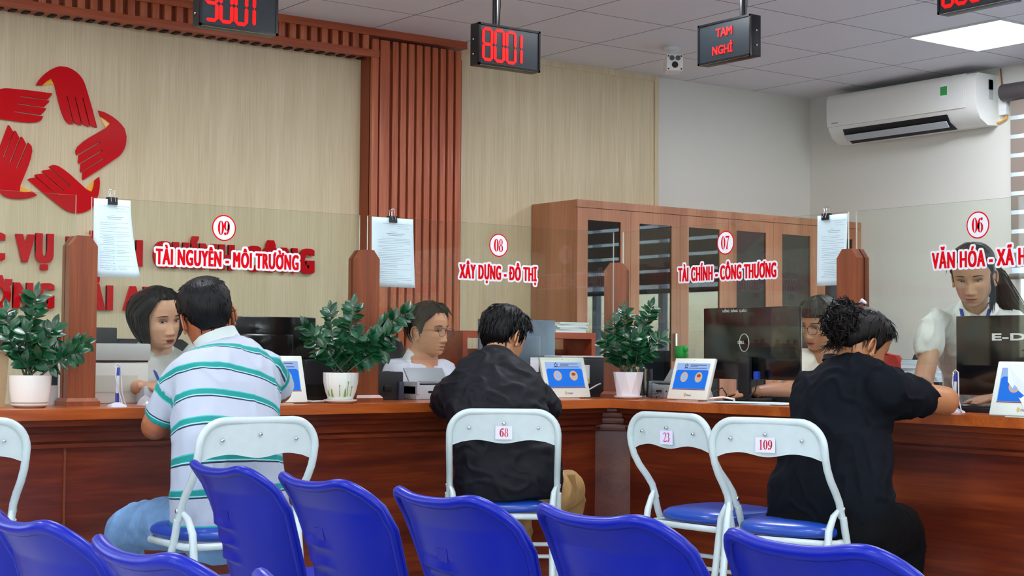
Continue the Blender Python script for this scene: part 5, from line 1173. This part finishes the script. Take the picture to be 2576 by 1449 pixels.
# ================================================================== man in the striped polo shirt
P = Person('man in a white polo shirt with teal stripes, seated with his back to us', (2.3545, 4.7577, 0.5365)[:2], 'a8623f')
M = head_matrix(P, (2.3724, 4.9856, 1.1556), face_dir(519, 191, -14), 1.085, roll=.2)
P.core([(2.3504, 4.7592, 0.5654), (2.3633, 4.8113, 0.8129), (2.3966, 4.9028, 0.9715)], [.1, .1, .09]); P.core([(2.4001, 4.9233, 1.0052), (2.3953, 4.9490, 1.0556), (2.3856, 4.9777, 1.1214)], [.07, .062, .062])
P.arm((2.2394, 4.8945, 0.9715), (2.1911, 4.9901, 0.7800), (2.4028, 5.2646, 0.8671), (.05, .046, .046, .03)); P.arm((2.5696, 4.9102, 1.0018), (2.6822, 5.0193, 0.8962), (2.7119, 5.2476, 0.8702), (.05, .042, .045, .03))
hand(P.body, P.L((2.4171, 5.2790, 0.8665)), (.3, 1, 0), (0, 0, -1), 1, .3); hand(P.body, P.L((2.7155, 5.2702, 0.8637)), (-.6, 1, 0), (0, 0, -1), -1, .3)
P.finish(M)
hair_cap(P.root, M, line_short(.075, .06, .0, .012, -.032, -.058), lambda a, s: .004+.011*s**.5, M_hair, 2, 320, .022, .0022, messy=.7)
shirt(P, 'polo_shirt', polo_mat(), [[*(2.3584, 4.7477, 0.4350), .2, .14, .135], [*(2.3489, 4.7374, 0.5279), .202, .145, .135], [*(2.3467, 4.7557, 0.6838), .188, .135, .13], [*(2.3654, 4.8097, 0.8129), .184, .125, .125], [*(2.3892, 4.8616, 0.9114), .19, .115, .125], [*(2.4073, 4.9068, 0.9823), .18, .1, .115], [*(2.4104, 4.9392, 1.0311), .125, .08, .09], [*(2.4053, 4.9541, 1.0557), .066, .06, .062]], (1, .05, 0),
      [([(2.2602, 4.8799, 0.9557), (2.2261, 4.9342, 0.8776), (2.2066, 4.9775, 0.8016)], [.07, .066, .062]), ([(2.5614, 4.9175, 0.9782), (2.6367, 4.9764, 0.9312), (2.6692, 5.0038, 0.8995)], [.066, .062, .058])], wr=.0045, stripe=True, voxel=.007)
nk = Vector((2.3724, 4.9856, 1.1556))-Vector((2.4084, 4.9410, 1.0256))
ring_collar(P, 'collar', (2.4042, 4.9550, 1.0557), (1, .05, 0), nk, .068, .066, .042, .13, plain('mint_collar', 'cfdcd8', .7), gap=.25)
trousers(P, 'jeans', M_denim, [[*(2.3670, 4.7932, 0.3973), .16, .12, .12], [*(2.3567, 4.7598, 0.4667), .18, .13, .13], [*(2.3542, 4.7574, 0.5457), .165, .12, .115]], (1, .05, 0),
      [([(2.3004, 4.8519, 0.4524), (2.2437, 5.0436, 0.4436), (2.1977, 5.2291, 0.4019), (2.2142, 5.2487, 0.2716), (2.2328, 5.2475, 0.0351)], [.098, .09, .078, .062, .055]), ([(2.4873, 4.8140, 0.4409), (2.6199, 4.9656, 0.4289), (2.7326, 5.1328, 0.3972), (2.7561, 5.1626, 0.2120), (2.7783, 5.1930, 0.0322)], [.095, .088, .075, .06, .055])], wr=.005)
shoe(P, (2.2328, 5.2475, 0.0351), (-.2, 1)); shoe(P, (2.7783, 5.1930, 0.0322), (.1, 1))
# ================================================================== person in the black jacket on chair 68
P = Person('person in a black jacket and khaki trousers bent over the counter, seen from behind', (3.6003, 4.8962, 0.5126)[:2], 'c08a62')
M = head_matrix(P, (3.8216, 5.2243, 1.1020), face_dir(1268, 140, -26), 1.03, roll=.05)
R2 = (.809, -.588, 0)
P.core([(3.6498, 4.9563, 0.5678), (3.6527, 5.0183, 0.7667), (3.6832, 5.1000, 0.9137)], [.09, .09, .085]); P.core([(3.7151, 5.1366, 0.9528), (3.7597, 5.1878, 1.0087), (3.7971, 5.2069, 1.0658)], [.075, .062, .06])
P.arm((3.5723, 5.1712, 0.8812), (3.6315, 5.3539, 0.8357), (3.8744, 5.5479, 0.8342)); P.arm((3.7781, 4.9954, 0.8599), (3.9290, 5.0976, 0.8199), (4.0489, 5.3816, 0.8334))
hand(P.body, P.L((3.8887, 5.5623, 0.8336)), (.75, .8, 0), (0, 0, -1), 1, .35); hand(P.body, P.L((4.0581, 5.3996, 0.8362)), (-.2, 1, 0), (0, 0, -1), -1, .35)
P.finish(M)
hair_cap(P.root, M, line_short(.06, .05, -.03, .004, -.045, -.072), lambda a, s: .007+.016*s**.5, M_hair, 5, 420, .036, .0036, messy=.95)
shirt(P, 'jacket', M_jacket, [[*(3.6314, 4.9142, 0.4455), .19, .13, .12], [*(3.6325, 4.9239, 0.4815), .2, .14, .13], [*(3.6307, 4.9330, 0.5701), .21, .14, .14], [*(3.6373, 4.9723, 0.6757), .2, .14, .135], [*(3.6398, 5.0142, 0.7905), .198, .14, .135], [*(3.6737, 5.0838, 0.8824), .2, .13, .13], [*(3.7114, 5.1396, 0.9480), .16, .11, .12], [*(3.7503, 5.1830, 0.9974), .08, .07, .075]], R2,
      [([(3.5666, 5.1630, 0.8814), (3.5985, 5.2653, 0.8547), (3.6397, 5.3602, 0.8387), (3.8456, 5.5067, 0.8390)], [.088, .082, .072, .05]), ([(3.7717, 5.0001, 0.8598), (3.8679, 5.0552, 0.8285), (3.9324, 5.1074, 0.8228), (4.0273, 5.3474, 0.8413)], [.09, .084, .072, .05])], wr=.0075, scale=11, voxel=.008, stretch=(.75, .75, 1.1), seed=4)
ring_collar(P, 'jacket_collar', (3.7527, 5.1809, 1.0039), R2, Vector((3.8216, 5.2243, 1.1020))-Vector((3.7131, 5.1390, 0.9368)), .067, .066, .026, .03, plain('jacket_rib', '101118', .8))
trousers(P, 'trousers', M_khaki, [[*(3.6759, 4.9800, 0.4596), .16, .11, .09], [*(3.6687, 4.9707, 0.5010), .17, .12, .11], [*(3.6503, 4.9568, 0.5523), .165, .12, .11]], R2,
      [([(3.5984, 5.0113, 0.4811), (3.7402, 5.1319, 0.4541), (3.8900, 5.2477, 0.4085), (3.8875, 5.2091, 0.2326), (3.8771, 5.1766, 0.0508)], [.09, .085, .075, .062, .058]), ([(3.7260, 4.8916, 0.4919), (3.8749, 4.9562, 0.4833), (4.0173, 5.0512, 0.4632), (4.0821, 5.1126, 0.2786), (4.1061, 5.1303, 0.0783)], [.095, .092, .078, .06, .055])], wr=.007, seed=2)
mb = MB(); c = P.L((3.9005, 4.9226, 0.5256)); mb.box(c, (.1, .012, .07), Matrix.Rotation(-.9, 3, 'Z') @ Matrix.Rotation(.4, 3, 'X'), .004); mb.build('cargo_pocket', M_khaki, P.root)
shoe(P, (3.8771, 5.1766, 0.0508), (.6, .8)); shoe(P, (4.1061, 5.1303, 0.0783), (.6, .8))
# ================================================================== woman in black beside chair 109
P = Person('woman in a navy-black T-shirt with hair pinned up, leaning her elbow on the counter', (4.1340, 3.6932, 0.5082)[:2], 'b67c54')
R3 = (.174, -.985, 0)
M = head_matrix(P, (4.3196, 3.7502, 1.0731), face_dir(2168, 128, -28), 1.03, roll=0)
P.core([(4.1331, 3.6924, 0.5355), (4.1824, 3.7177, 0.7788), (4.2283, 3.7509, 0.9228)], [.12, .11, .1]); P.core([(4.2403, 3.7651, 0.9574), (4.2662, 3.7807, 1.0064), (4.3000, 3.7662, 1.0447)], [.075, .062, .06])
P.arm((4.2512, 3.5852, 0.9125), (4.6112, 3.6198, 0.8759), (4.7482, 3.8670, 0.8765), (.056, .052, .05, .03)); P.arm((4.3003, 3.9843, 0.9173), (4.5981, 4.2395, 0.8712), (4.7860, 4.2127, 0.8700), (.055, .045, .045, .03))
hand(P.body, P.L((4.7582, 3.8845, 0.8759)), (.2, .9, 0), (0, 0, -1), 1, .4); hand(P.body, P.L((4.8000, 4.2148, 0.8698)), (.6, -.6, 0), (0, 0, -1), -1, .3)
P.finish(M)
def curls(mb, M, rnd):
    c = Vector((0, -.112, .03)); rings = []
    for i in range(25):
        ph = PI*(i+.05)/24.1-PI/2; ring = []
        for j in range(36):
            q = 2*PI*j/36; d = Vector((math.cos(ph)*math.cos(q), math.cos(ph)*math.sin(q), math.sin(ph))); r = 1+.16*noise.noise(d*2.2+Vector((3, 1, 5)))+.1*noise.noise(d*6)
            ring.append(M @ (c+Vector((d.x*.062, d.y*.058, d.z*.07))*r))
        rings.append(ring)
    mb.loft(rings)
    for k in range(620):
        d = Vector((rnd.gauss(0, 1), rnd.gauss(-.3, 1), rnd.gauss(0, 1))).normalized(); p = [c+Vector((d.x*.062, d.y*.058, d.z*.07))*rnd.uniform(.93, 1.04)]
        t = d.cross(Vector((rnd.gauss(0, 1), rnd.gauss(0, 1), rnd.gauss(0, 1)))).normalized(); n_ = d.cross(t); w = rnd.uniform(.5, 1.2)
        for q in range(6): t = (t*.8+n_*.45*math.sin(q*w+k)+d*rnd.uniform(-.25, .2)).normalized(); p.append(p[-1]+t*.0085)
        mb.tube([M @ x for x in p], [.0006, .0022, .0026, .0026, .0022, .0014, .0005], 5)
    for k in range(60):
        p = [Vector((rnd.uniform(-.045, .045), -.1, rnd.uniform(-.06, -.03)))]; t = Vector((rnd.uniform(-.5, .5), -.35, -1)).normalized()
        for q in range(5): t = (t+Vector((rnd.uniform(-.5, .5), rnd.uniform(-.4, .4), 0))).normalized(); p.append(p[-1]+t*.008)
        mb.tube([M @ x for x in p], [.0016, .0016, .0014, .0011, .0008, .0004], 5)
hair_cap(P.root, M, line_short(.07, .05, -.02, .012, -.02, -.045), lambda a, s: .008+.013*s**.5, M_hairb, 8, 240, .04, .002, messy=.25, extra=curls)
cl = MB(); cl.tube([M @ Vector(p) for p in ((-.018, -.062, .128), (0, -.07, .136), (.022, -.066, .128))], [.005, .0085, .004], 10); cl.build('hair_clip', plain('clip_pearl', 'd9cfd6', .2, coat=.8), P.root)
er = MB(); er.tube([M @ (Vector((.084, -.012, -.052))+Vector((.0, .006*math.cos(t), .007*math.sin(t)))) for t in (2*PI*k/14 for k in range(14))], .0011, 6, closed=True); er.build('earring', plain('gold', 'd0a040', .25, metal=1), P.root)
shirt(P, 'tshirt', M_navy, [[*(4.1133, 3.7107, 0.4642), .232, .15, .15], [*(4.1107, 3.7082, 0.5490), .232, .15, .15], [*(4.1295, 3.7142, 0.6432), .212, .14, .13], [*(4.1695, 3.7280, 0.7649), .186, .14, .12], [*(4.2080, 3.7439, 0.8674), .19, .13, .12], [*(4.2443, 3.7632, 0.9364), .182, .11, .115], [*(4.2623, 3.7846, 0.9880), .12, .085, .09], [*(4.2745, 3.7991, 1.0133), .066, .058, .06]], R3,
      [([(4.2447, 3.5902, 0.9083), (4.3887, 3.6091, 0.8927), (4.5145, 3.6167, 0.8743)], [.094, .08, .06]), ([(4.3159, 3.9734, 0.9029), (4.4631, 4.1150, 0.8759)], [.08, .068])], wr=.008, seed=7, stretch=(1, 1, .8), scale=9)
ring_collar(P, 'neck_band', (4.2709, 3.7959, 1.0077), R3, (.3, 0, 1), .066, .06, .016, .02, plain('navy_rib', '0a0e15', .85)); mb = MB(); mb.box(P.L((4.2191, 3.7535, 1.0023)), (.008, .05, .006), Matrix.Rotation(-.2, 3, 'Z'), .001); mb.build('collar_label', M_white, P.root)
trousers(P, 'trousers', M_blk, [[*(4.1219, 3.7097, 0.3645), .21, .15, .15], [*(4.1165, 3.7101, 0.4328), .236, .16, .165], [*(4.1137, 3.7074, 0.5216), .225, .14, .15]], R3,
      [([(4.1450, 3.5882, 0.4559), (4.3021, 3.6351, 0.4328), (4.4701, 3.6995, 0.3983), (4.4806, 3.7018, 0.2071), (4.4859, 3.7069, 0.0370)], [.105, .1, .085, .07, .06]), ([(4.2329, 3.8749, 0.3962), (4.4222, 3.9605, 0.3690), (4.6068, 4.0367, 0.3470), (4.6148, 4.0402, 0.1694), (4.6197, 4.0449, 0.0113)], [.105, .1, .085, .07, .06])], wr=.004, seed=5)
shoe(P, (4.4859, 3.7069, 0.0370), (1, .1)); shoe(P, (4.6197, 4.0449, 0.0113), (1, .1))
# ================================================================== woman clerk with the bob
f4 = Vector(face_dir(405, 22, 0)); R4 = f4.cross(Z_)
P = Person('woman clerk with a black bob and white blouse talking to the striped-shirt man', (2.7317, 6.2303, 0.8383)[:2], 'cf9f80')
ff = {'nose': .9}; M = head_matrix(P, (2.7032, 6.1344, 1.1685), face_dir(397, 33, -9), 1.07, roll=-.1)
P.core([(2.7348, 6.2333, 0.7378), (2.7323, 6.2263, 0.9054), (2.7278, 6.2119, 1.0059)], [.1, .1, .085]); P.core([(2.7280, 6.2121, 0.9976), (2.7128, 6.1958, 1.0477), (2.7174, 6.1521, 1.1059)], [.06, .052, .052])
P.arm((2.6348, 6.2931, 1.0050), (2.5782, 6.1930, 0.8655), (2.5090, 5.8692, 0.8940), (.045, .04, .042, .027)); P.arm((2.8659, 6.0969, 1.0156), (2.8145, 5.9559, 0.8691), (2.6612, 5.7577, 0.8750), (.045, .04, .042, .027))
hand(P.body, P.L((2.5049, 5.8596, 0.8973)), (.95, -.25, .0), (0, 0, -1), 1, .45, .98); hand(P.body, P.L((2.6501, 5.7410, 0.8754)), (-.6, -.8, 0), (0, 0, -1), -1, .4, .98)
P.finish(M, ff); add_face(P.root, M, ff, 'c23a45', .0042, (.001, -.001), .0055)
def bob(P, M, mat, z1, wide, seed, part=.02, front=.62, tufts=120, back=0., flare=.0):
    """hair parted at the crown, falling in a closed shell round the sides and back"""
    mb = MB(); nz, na = 26, 60; O = []; I = []
    for j in range(nz+1):
        v = j/nz; z = .1195+(z1-.1195)*v; af = max(.22, front*(.35+.65*min(1, v*2.2)))+.16*max(0, v-.55)
        zz = max(z, -.06); ro = []; ri = []
        for i in range(na+1):
            a = af+(2*PI-2*af)*i/na; p = head_pt(a, min(zz, .1115)); d = Vector((p.x, p.y+.01, 0)); d = d.normalized() if d.length > 1e-4 else Vector((0, -1, 0))
            ed = min(1, min(i, na-i)/5); t = (.010+wide*math.sin(PI*min(1, .12+v*.78))**.8)*(.45+.55*ed)
            if z < -.06: p = Vector((p.x, p.y, z))
            if z < -.03: c = Vector((0, -.02, z)); p = c+(Vector((p.x, p.y, z))-c)*(1+flare*(-.03-z))+Vector((0, -back*(-.03-z), 0))
            t *= 1+.12*noise.noise(Vector((math.sin(a)*5, math.cos(a)*5, z*6+seed))); t0 = t*(1-max(0, v-.86)/.14*.75)
            q = p+d*t0+Z_*(.006*max(0, 1-v*6)); ro.append(M @ q); ri.append(M @ (p+d*max(-.004, t0-.022)-Z_*.0))
        O.append(ro); I.append(ri)
    m = na+1; Vv = [p for r in O for p in r]+[p for r in I for p in r]; n0 = (nz+1)*m; F = []
    for j in range(nz):
        for i in range(na): a = j*m+i; F += [(a, a+1, a+m+1, a+m), (n0+a+1, n0+a, n0+a+m, n0+a+m+1)]
        F += [(j*m, j*m+m, n0+j*m+m, n0+j*m), (j*m+na+m, j*m+na, n0+j*m+na, n0+j*m+na+m)]
    for i in range(na): F += [(nz*m+i, nz*m+i+1, n0+nz*m+i+1, n0+nz*m+i), (i+1, i, n0+i, n0+i+1)]
    mb.add(Vv, F); rnd = random.Random(seed)
    for k in range(tufts):
        i = rnd.randrange(2, na-1); j = rnd.randrange(2, nz-8); pts = [O[min(nz, j+q*3)][i]+(O[j][i]-I[j][i]).normalized()*.0015 for q in range(4) if j+q*3 <= nz]
        if len(pts) > 2: mb.tube(pts, [.001]+[.0035]*(len(pts)-2)+[.001], 5)
    return mb
mb = bob(P, M, M_hair, -.095, .026, 3, front=1.12, flare=-.6)
capm = line_short(.084, .07, .02, .0, -.03, -.05)
o = hair_cap(P.root, M, capm, lambda a, s: .006+.012*s**.5, M_hair, 3, 60, .04, .003, messy=.15); mb.build('hair_lengths', M_hair, o, smooth=70)
shirt(P, 'blouse', M_blouse, [[*(2.7321, 6.2353, 0.7378), .17, .12, .11], [*(2.7317, 6.2303, 0.8383), .175, .12, .11], [*(2.7285, 6.2149, 0.9390), .175, .115, .1], [*(2.7240, 6.2029, 0.9926), .165, .09, .09], [*(2.7217, 6.2029, 1.0260), .105, .07, .075], [*(2.7154, 6.1937, 1.0527), .056, .05, .052]], R4, [([(2.6338, 6.2818, 0.9967), (2.6092, 6.2537, 0.9303), (2.5906, 6.2198, 0.8896)], [.068, .062, .06]), ([(2.8634, 6.0991, 1.0072), (2.8319, 6.0023, 0.9254), (2.8181, 5.9644, 0.8934)], [.068, .062, .06])], wr=.004, seed=1, voxel=.0075)
ring_collar(P, 'lace_collar', (2.7178, 6.1988, 1.0394), R4, Vector((0, 0, 1))+f4*.25, .062, .058, .028, .5, plain('lace_white', 'e4e6e0', .8, bump=1, bscale=120), gap=.35, front=.03)
def vlanyard(P, c, R, f, hw, drop):
    c = Vector(c); R = Vector(R).normalized(); f = Vector(f).normalized()
    return lanyard(P, [c+R*hw-f*.02+Z_*.03, c+R*hw*.85+f*.055, c+R*hw*.5+f*.095-Z_*drop*.5, c+f*.115-Z_*drop, c-R*hw*.5+f*.095-Z_*drop*.5, c-R*hw*.85+f*.055, c-R*hw-f*.02+Z_*.03])
vlanyard(P, (2.7219, 6.2031, 1.0193), R4, f4, .066, .16); seated_legs(P, Vector((2.7348, 6.2333, 0.7378))-Z_*.22, f4, M_blk)
office_chair((2.93, 6.56), math.degrees(math.atan2(f4.x, f4.y)), 'black office chair behind the woman clerk with the bob', 1.09)
# ================================================================== man clerk with glasses
f5 = Vector(face_dir(1055, 30, 0)); R5 = f5.cross(Z_)
P = Person('man clerk with thin-framed glasses and white shirt behind the screen marked 08', (4.1261, 6.3208, 0.8215)[:2], 'c98f6c')
ff = {'nose': 1.1}; M = head_matrix(P, (4.1373, 6.2707, 1.1431), face_dir(1077, 54, -3), 1.05)
P.core([(4.1291, 6.3236, 0.7264), (4.1253, 6.3174, 0.8977), (4.1296, 6.3221, 0.9833)], [.11, .11, .09]); P.core([(4.1302, 6.3227, 0.9642), (4.1291, 6.3081, 1.0214), (4.1280, 6.2800, 1.0975)], [.068, .058, .058])
P.arm((4.0150, 6.3466, 0.9449), (3.9397, 6.2598, 0.8158), (3.9271, 6.0692, 0.8302)); P.arm((4.2416, 6.3036, 0.9453), (4.1968, 6.1943, 0.8147), (4.0208, 6.0622, 0.8294))
hand(P.body, P.L((3.9191, 6.0502, 0.8308)), (.2, -1, 0), (0, 0, -1), -1, .4); hand(P.body, P.L((4.0068, 6.0477, 0.8299)), (-.2, -1, 0), (0, 0, -1), 1, .4)
P.finish(M, ff); add_face(P.root, M, ff, 'a8655a', .0042, (0, 0)); glasses(P.root, M, ff, '2a2740', .0245, .0195, .0011)
hair_cap(P.root, M, line_short(.083, .062, -.02, .004, -.04, -.06), lambda a, s: .006+.016*s**.5+.005*max(0, math.cos(a)), hair_mat('hair_soft_black', '060505', '1a1512'), 4, 120, .045, .0028, messy=.15)
shirt(P, 'shirt', M_shirtw, [[*(4.1291, 6.3236, 0.7264), .19, .12, .12], [*(4.1255, 6.3202, 0.8406), .195, .12, .12], [*(4.1244, 6.3166, 0.9262), .19, .105, .11], [*(4.1301, 6.3225, 0.9699), .15, .085, .095], [*(4.1292, 6.3217, 0.9966), .085, .068, .072], [*(4.1302, 6.3200, 1.0157), .06, .055, .058]], R5, [([(4.0153, 6.3469, 0.9354), (3.9731, 6.3069, 0.8704), (3.9498, 6.2762, 0.8339)], [.075, .07, .066]), ([(4.2419, 6.3039, 0.9357), (4.2242, 6.2458, 0.8700), (4.2075, 6.2103, 0.8330)], [.075, .07, .066])], wr=.0045, seed=3)
ring_collar(P, 'collar', (4.1292, 6.3149, 1.0081), R5, Vector((0, 0, 1))+f5*.2, .063, .062, .04, .32, plain('collar_white', 'e3e8f0', .7), gap=.3, front=.055)
vlanyard(P, (4.1295, 6.3219, 0.9890), R5, f5, .068, .16); seated_legs(P, Vector((4.1291, 6.3236, 0.7264))-Z_*.2, f5, M_blk)
office_chair((4.15, 6.64), math.degrees(math.atan2(f5.x, f5.y)), 'black office chair behind the man clerk with glasses', 1.11)
# ================================================================== woman clerk with glasses by the large monitor
f6 = Vector(face_dir(2065, -25, 0)); R6 = f6.cross(Z_)
P = Person('woman clerk with dark glasses half hidden behind the woman in black', (5.7577, 5.2390, 0.8330)[:2], 'c08865')
ff = {'nose': .95}; M = head_matrix(P, (5.6801, 5.1907, 1.1843), face_dir(2063, -38, -12), 1.03, roll=.06)
P.core([(5.7638, 5.2396, 0.7366), (5.7563, 5.2350, 0.9294), (5.7426, 5.2275, 1.0258)], [.11, .1, .09]); P.core([(5.7429, 5.2278, 1.0162), (5.7308, 5.2218, 1.0643), (5.7014, 5.2026, 1.1312)], [.06, .053, .053])
P.arm((5.6452, 5.2637, 0.9964), (5.4181, 5.1521, 0.8667), (5.1370, 5.0735, 0.8690), (.045, .043, .044, .028)); P.arm((5.8195, 5.1597, 0.9978), (5.6858, 5.0170, 0.8583), (5.4137, 4.9067, 0.8634))
hand(P.body, P.L((5.1254, 5.0696, 0.8692)), (-.45, .75, -.05), (0, 0, -1), -1, .4); hand(P.body, P.L((5.4032, 4.9020, 0.8636)), (-.9, .2, 0), (0, 0, -1), 1, .4)
P.finish(M, ff); add_face(P.root, M, ff, 'a04a48', .0038, (-.001, -.001)); glasses(P.root, M, ff, '231c2e', .026, .021, .0017)
hair_cap(P.root, M, line_short(.05, .045, -.03, -.01, -.045, -.06), lambda a, s: .008+.02*s**.5, M_hair, 6, 160, .04, .0032, messy=.4)
shirt(P, 'blouse', plain('ivory_blouse', 'ddd9c8', .75, bump=.3, bscale=160), [[*(5.7638, 5.2396, 0.7366), .18, .12, .12], [*(5.7587, 5.2373, 0.8523), .18, .12, .12], [*(5.7463, 5.2284, 0.9585), .18, .11, .1], [*(5.7431, 5.2280, 1.0104), .16, .09, .09], [*(5.7329, 5.2212, 1.0451), .09, .065, .07], [*(5.7307, 5.2217, 1.0681), .056, .05, .052]], R6, [([(5.6454, 5.2639, 0.9906), (5.5454, 5.2165, 0.9303), (5.4457, 5.1682, 0.8847)], [.078, .075, .06]), ([(5.8197, 5.1599, 0.9920), (5.7563, 5.0864, 0.9129), (5.7219, 5.0511, 0.8854)], [.075, .07, .062])], wr=.006, seed=9)
vlanyard(P, (5.7333, 5.2216, 1.0335), R6, f6, .064, .16); seated_legs(P, Vector((5.7638, 5.2396, 0.7366))-Z_*.2, f6, M_blk)
oc = office_chair((6.02, 5.20), math.degrees(math.atan2(f6.x, f6.y)), 'office chair behind the woman clerk with dark glasses', 1.02)
jk = thing('red_jacket', 'red jacket hung over the chair of the woman clerk with glasses', 'jacket', (5.96, 5.22, .62), oc.rotation_euler.z)
rings = []
for z, w, d in ((0, .23, .05), (.2, .25, .06), (.36, .24, .06), (.42, .2, .055), (.44, .1, .03)): rings.append([(w*math.copysign(abs(math.cos(a))**.7, math.cos(a)), -.12+d*math.sin(a)+.04*math.cos(a)**2+.006*math.sin(a*7+z*20), z) for a in (2*PI*k/40 for k in range(40))])
MB().loft(rings).build('body', plain('red_cloth', 'b5342a', .75, bump=.2, bscale=200), jk)
MB().tube([(.2, -.06, .3), (.26, .06, .24), (.25, .2, .2), (.2, .3, .19)], [.06, .06, .055, .05], 14).build('sleeve', MATS['red_cloth'], jk)
# ================================================================== standing woman clerk
f7 = Vector(face_dir(2455, -6, 0)); R7 = f7.cross(Z_)
P = Person('woman clerk with long dark hair standing behind the screen marked 06', (5.7082, 4.2823, 0.7897)[:2], 'b58a6c')
ff = {'nose': 1.0}; M = head_matrix(P, (5.2939, 4.0104, 1.3651), face_dir(2448, -10, -20), 1.04, roll=-.02)
P.core([(5.7082, 4.2823, 0.7897), (5.5173, 4.1616, 1.0311), (5.4262, 4.0958, 1.1961)], [.1, .095, .085]); P.core([(5.4267, 4.0963, 1.1796), (5.3916, 4.0695, 1.2360), (5.3331, 4.0347, 1.2990)], [.06, .05, .05])
P.arm((5.2776, 4.1815, 1.1812), (5.1437, 4.1444, 0.9294), (4.9411, 3.9738, 0.8685), (.045, .041, .043, .027)); P.arm((5.5423, 3.9858, 1.1836), (5.4359, 3.8287, 0.9338), (5.1051, 3.7525, 0.8788), (.045, .041, .043, .027))
hand(P.body, P.L((4.9248, 3.9607, 0.8721)), (-.6, -.7, 0), (0, 0, -1), 1, .3, .97); hand(P.body, P.L((5.0918, 3.7499, 0.8774)), (-.25, .97, -.1), (0, 0, -1), -1, .5, .97)
P.finish(M, ff); add_face(P.root, M, ff, '8e3a3c', .0026, (0, -.001))
hm = hair_mat('hair_long_black', '050506', '141214', .34)
o = hair_cap(P.root, M, line_short(.078, .06, .0, -.005, -.05, -.07), lambda a, s: .006+.014*s**.5, hm, 12, 60, .045, .0024, messy=.12)
mb = MB(); rnd = random.Random(12)
root_ = M @ Vector((.0, -.08, .0)); k0 = P.L((5.4582, 4.0377, 1.3770)); k1 = P.L((5.4967, 4.0371, 1.3205)); k2 = P.L((5.5462, 4.0289, 1.2554)); k3 = P.L((5.5845, 4.0160, 1.1980)); k4 = P.L((5.6256, 4.0265, 1.1323))
limb(mb, [root_, k0, k1, k2, k3, k4], [.055, .045, .046, .044, .036, .01], 18)
for k in range(170):
    of = Vector((rnd.gauss(0, .014), rnd.gauss(0, .014), rnd.gauss(0, .012))); limb_pts = [root_+of*1.2, k0+of*1.3, k1+of*1.6, k2+of*1.7, k3+of*1.6, k4+of*1.2]
    Q = cat(limb_pts, 14); mb.tube([Vector(q) for q in Q], [.003]*12+[.002, .0006], 5)
for k in range(26):
    x0 = rnd.uniform(-.066, -.056); p = [M @ Vector((x0, .02+rnd.uniform(-.02, .01), .03)), M @ Vector((x0-.014, .025, -.03)), M @ Vector((x0-.01+rnd.uniform(-.006, .006), .02, -.085)), M @ Vector((x0+rnd.uniform(-.01, .012), .015, -.13+rnd.uniform(-.03, .02)))]
    mb.tube([Vector(q) for q in cat(p, 10)], [.0028]*8+[.0018, .0005], 5)
mb.build('hair_lengths', hm, o, smooth=70)
shirt(P, 'blouse', M_blouse, [[*(5.6904, 4.2687, 0.8248), .15, .11, .11], [*(5.5937, 4.2097, 0.9379), .145, .11, .105], [*(5.4988, 4.1496, 1.0478), .16, .125, .1], [*(5.4433, 4.1111, 1.1386), .168, .12, .1], [*(5.4180, 4.0897, 1.1909), .16, .09, .09], [*(5.4016, 4.0751, 1.2249), .095, .068, .072], [*(5.3843, 4.0619, 1.2472), .055, .05, .052]], R7,
      [([(5.2828, 4.1775, 1.1845), (5.2572, 4.1859, 1.1480), (5.2243, 4.1761, 1.0869), (5.2001, 4.1711, 1.0491), (5.1912, 4.1660, 1.0328)], [.052, .06, .064, .05, .044]), ([(5.5369, 3.9896, 1.1868), (5.5395, 3.9647, 1.1504), (5.5084, 3.9163, 1.0894), (5.4857, 3.8854, 1.0487), (5.4802, 3.8779, 1.0326)], [.052, .06, .064, .05, .044])], wr=.0075, seed=6, stretch=(1, 1, .5), scale=13)
ring_collar(P, 'collar', (5.3887, 4.0653, 1.2375), R7, Vector((0, 0, 1))+f7*.3, .058, .056, .034, .42, plain('collar_cream', 'e0e2da', .7), gap=.3, front=.05)
vlanyard(P, (5.3932, 4.0687, 1.2278), R7, f7, .066, .2)
q = Vector((5.7082, 4.2823, 0.7897)); f_ = Vector((f7.x, f7.y, 0)).normalized(); r_ = f_.cross(Z_)
trousers(P, 'trousers', M_blk, [[*(q-Z_*.12), .165, .12, .12], [*(q-Z_*.02), .165, .12, .12], [*(q+Z_*.08), .145, .11, .11]], r_, [([q+r_*s*.085-Z_*.12, q+r_*s*.09-Z_*.4, Vector(((q+r_*s*.09).x, (q+r_*s*.09).y, .08))], [.085, .065, .05]) for s in (-1, 1)])
for s in (-1, 1): shoe(P, q+r_*s*.09, f_)
office_chair((7.0, 5.62), -100, 'black office chair by the white wall behind the woman in black', 1.065)
rnd = random.Random(8); z = 0
mouse = thing('computer_mouse', 'black computer mouse under the standing woman\'s hand', 'mouse', ((4.9542, 3.7779, 0.8585)[0], (4.9542, 3.7779, 0.8585)[1], HC), 0); MB().ell((0, 0, .008), (.03, .055, .024), None, 18, 10).build('body', M_black, mouse)
pb = thing('side_cabinet', 'low grey side cabinet under the stacked papers', 'cabinet', (5.92, 4.72, 0)); MB().b2((-.2, -.2, 0), (.2, .2, .92)).build('body', M_dark, pb, smooth=0); MB().b2((-.205, -.18, .5), (-.2, .18, .88)).build('drawer', M_grey, pb, smooth=0)
z = .92
for i in range(10):
    tag(MB().box((0, 0, .005), (.16, .2, .0095)).build('paper_bundle', M_paper if i % 2 else MATS['paper_stack_0'], None, (5.86+rnd.uniform(-.006, .006), 4.68, z), rnd.uniform(-.05, .05), smooth=0), 'layer of the paper stack on the side cabinet by the white wall', 'paper bundle', 'papers on the side cabinet'); z += .01
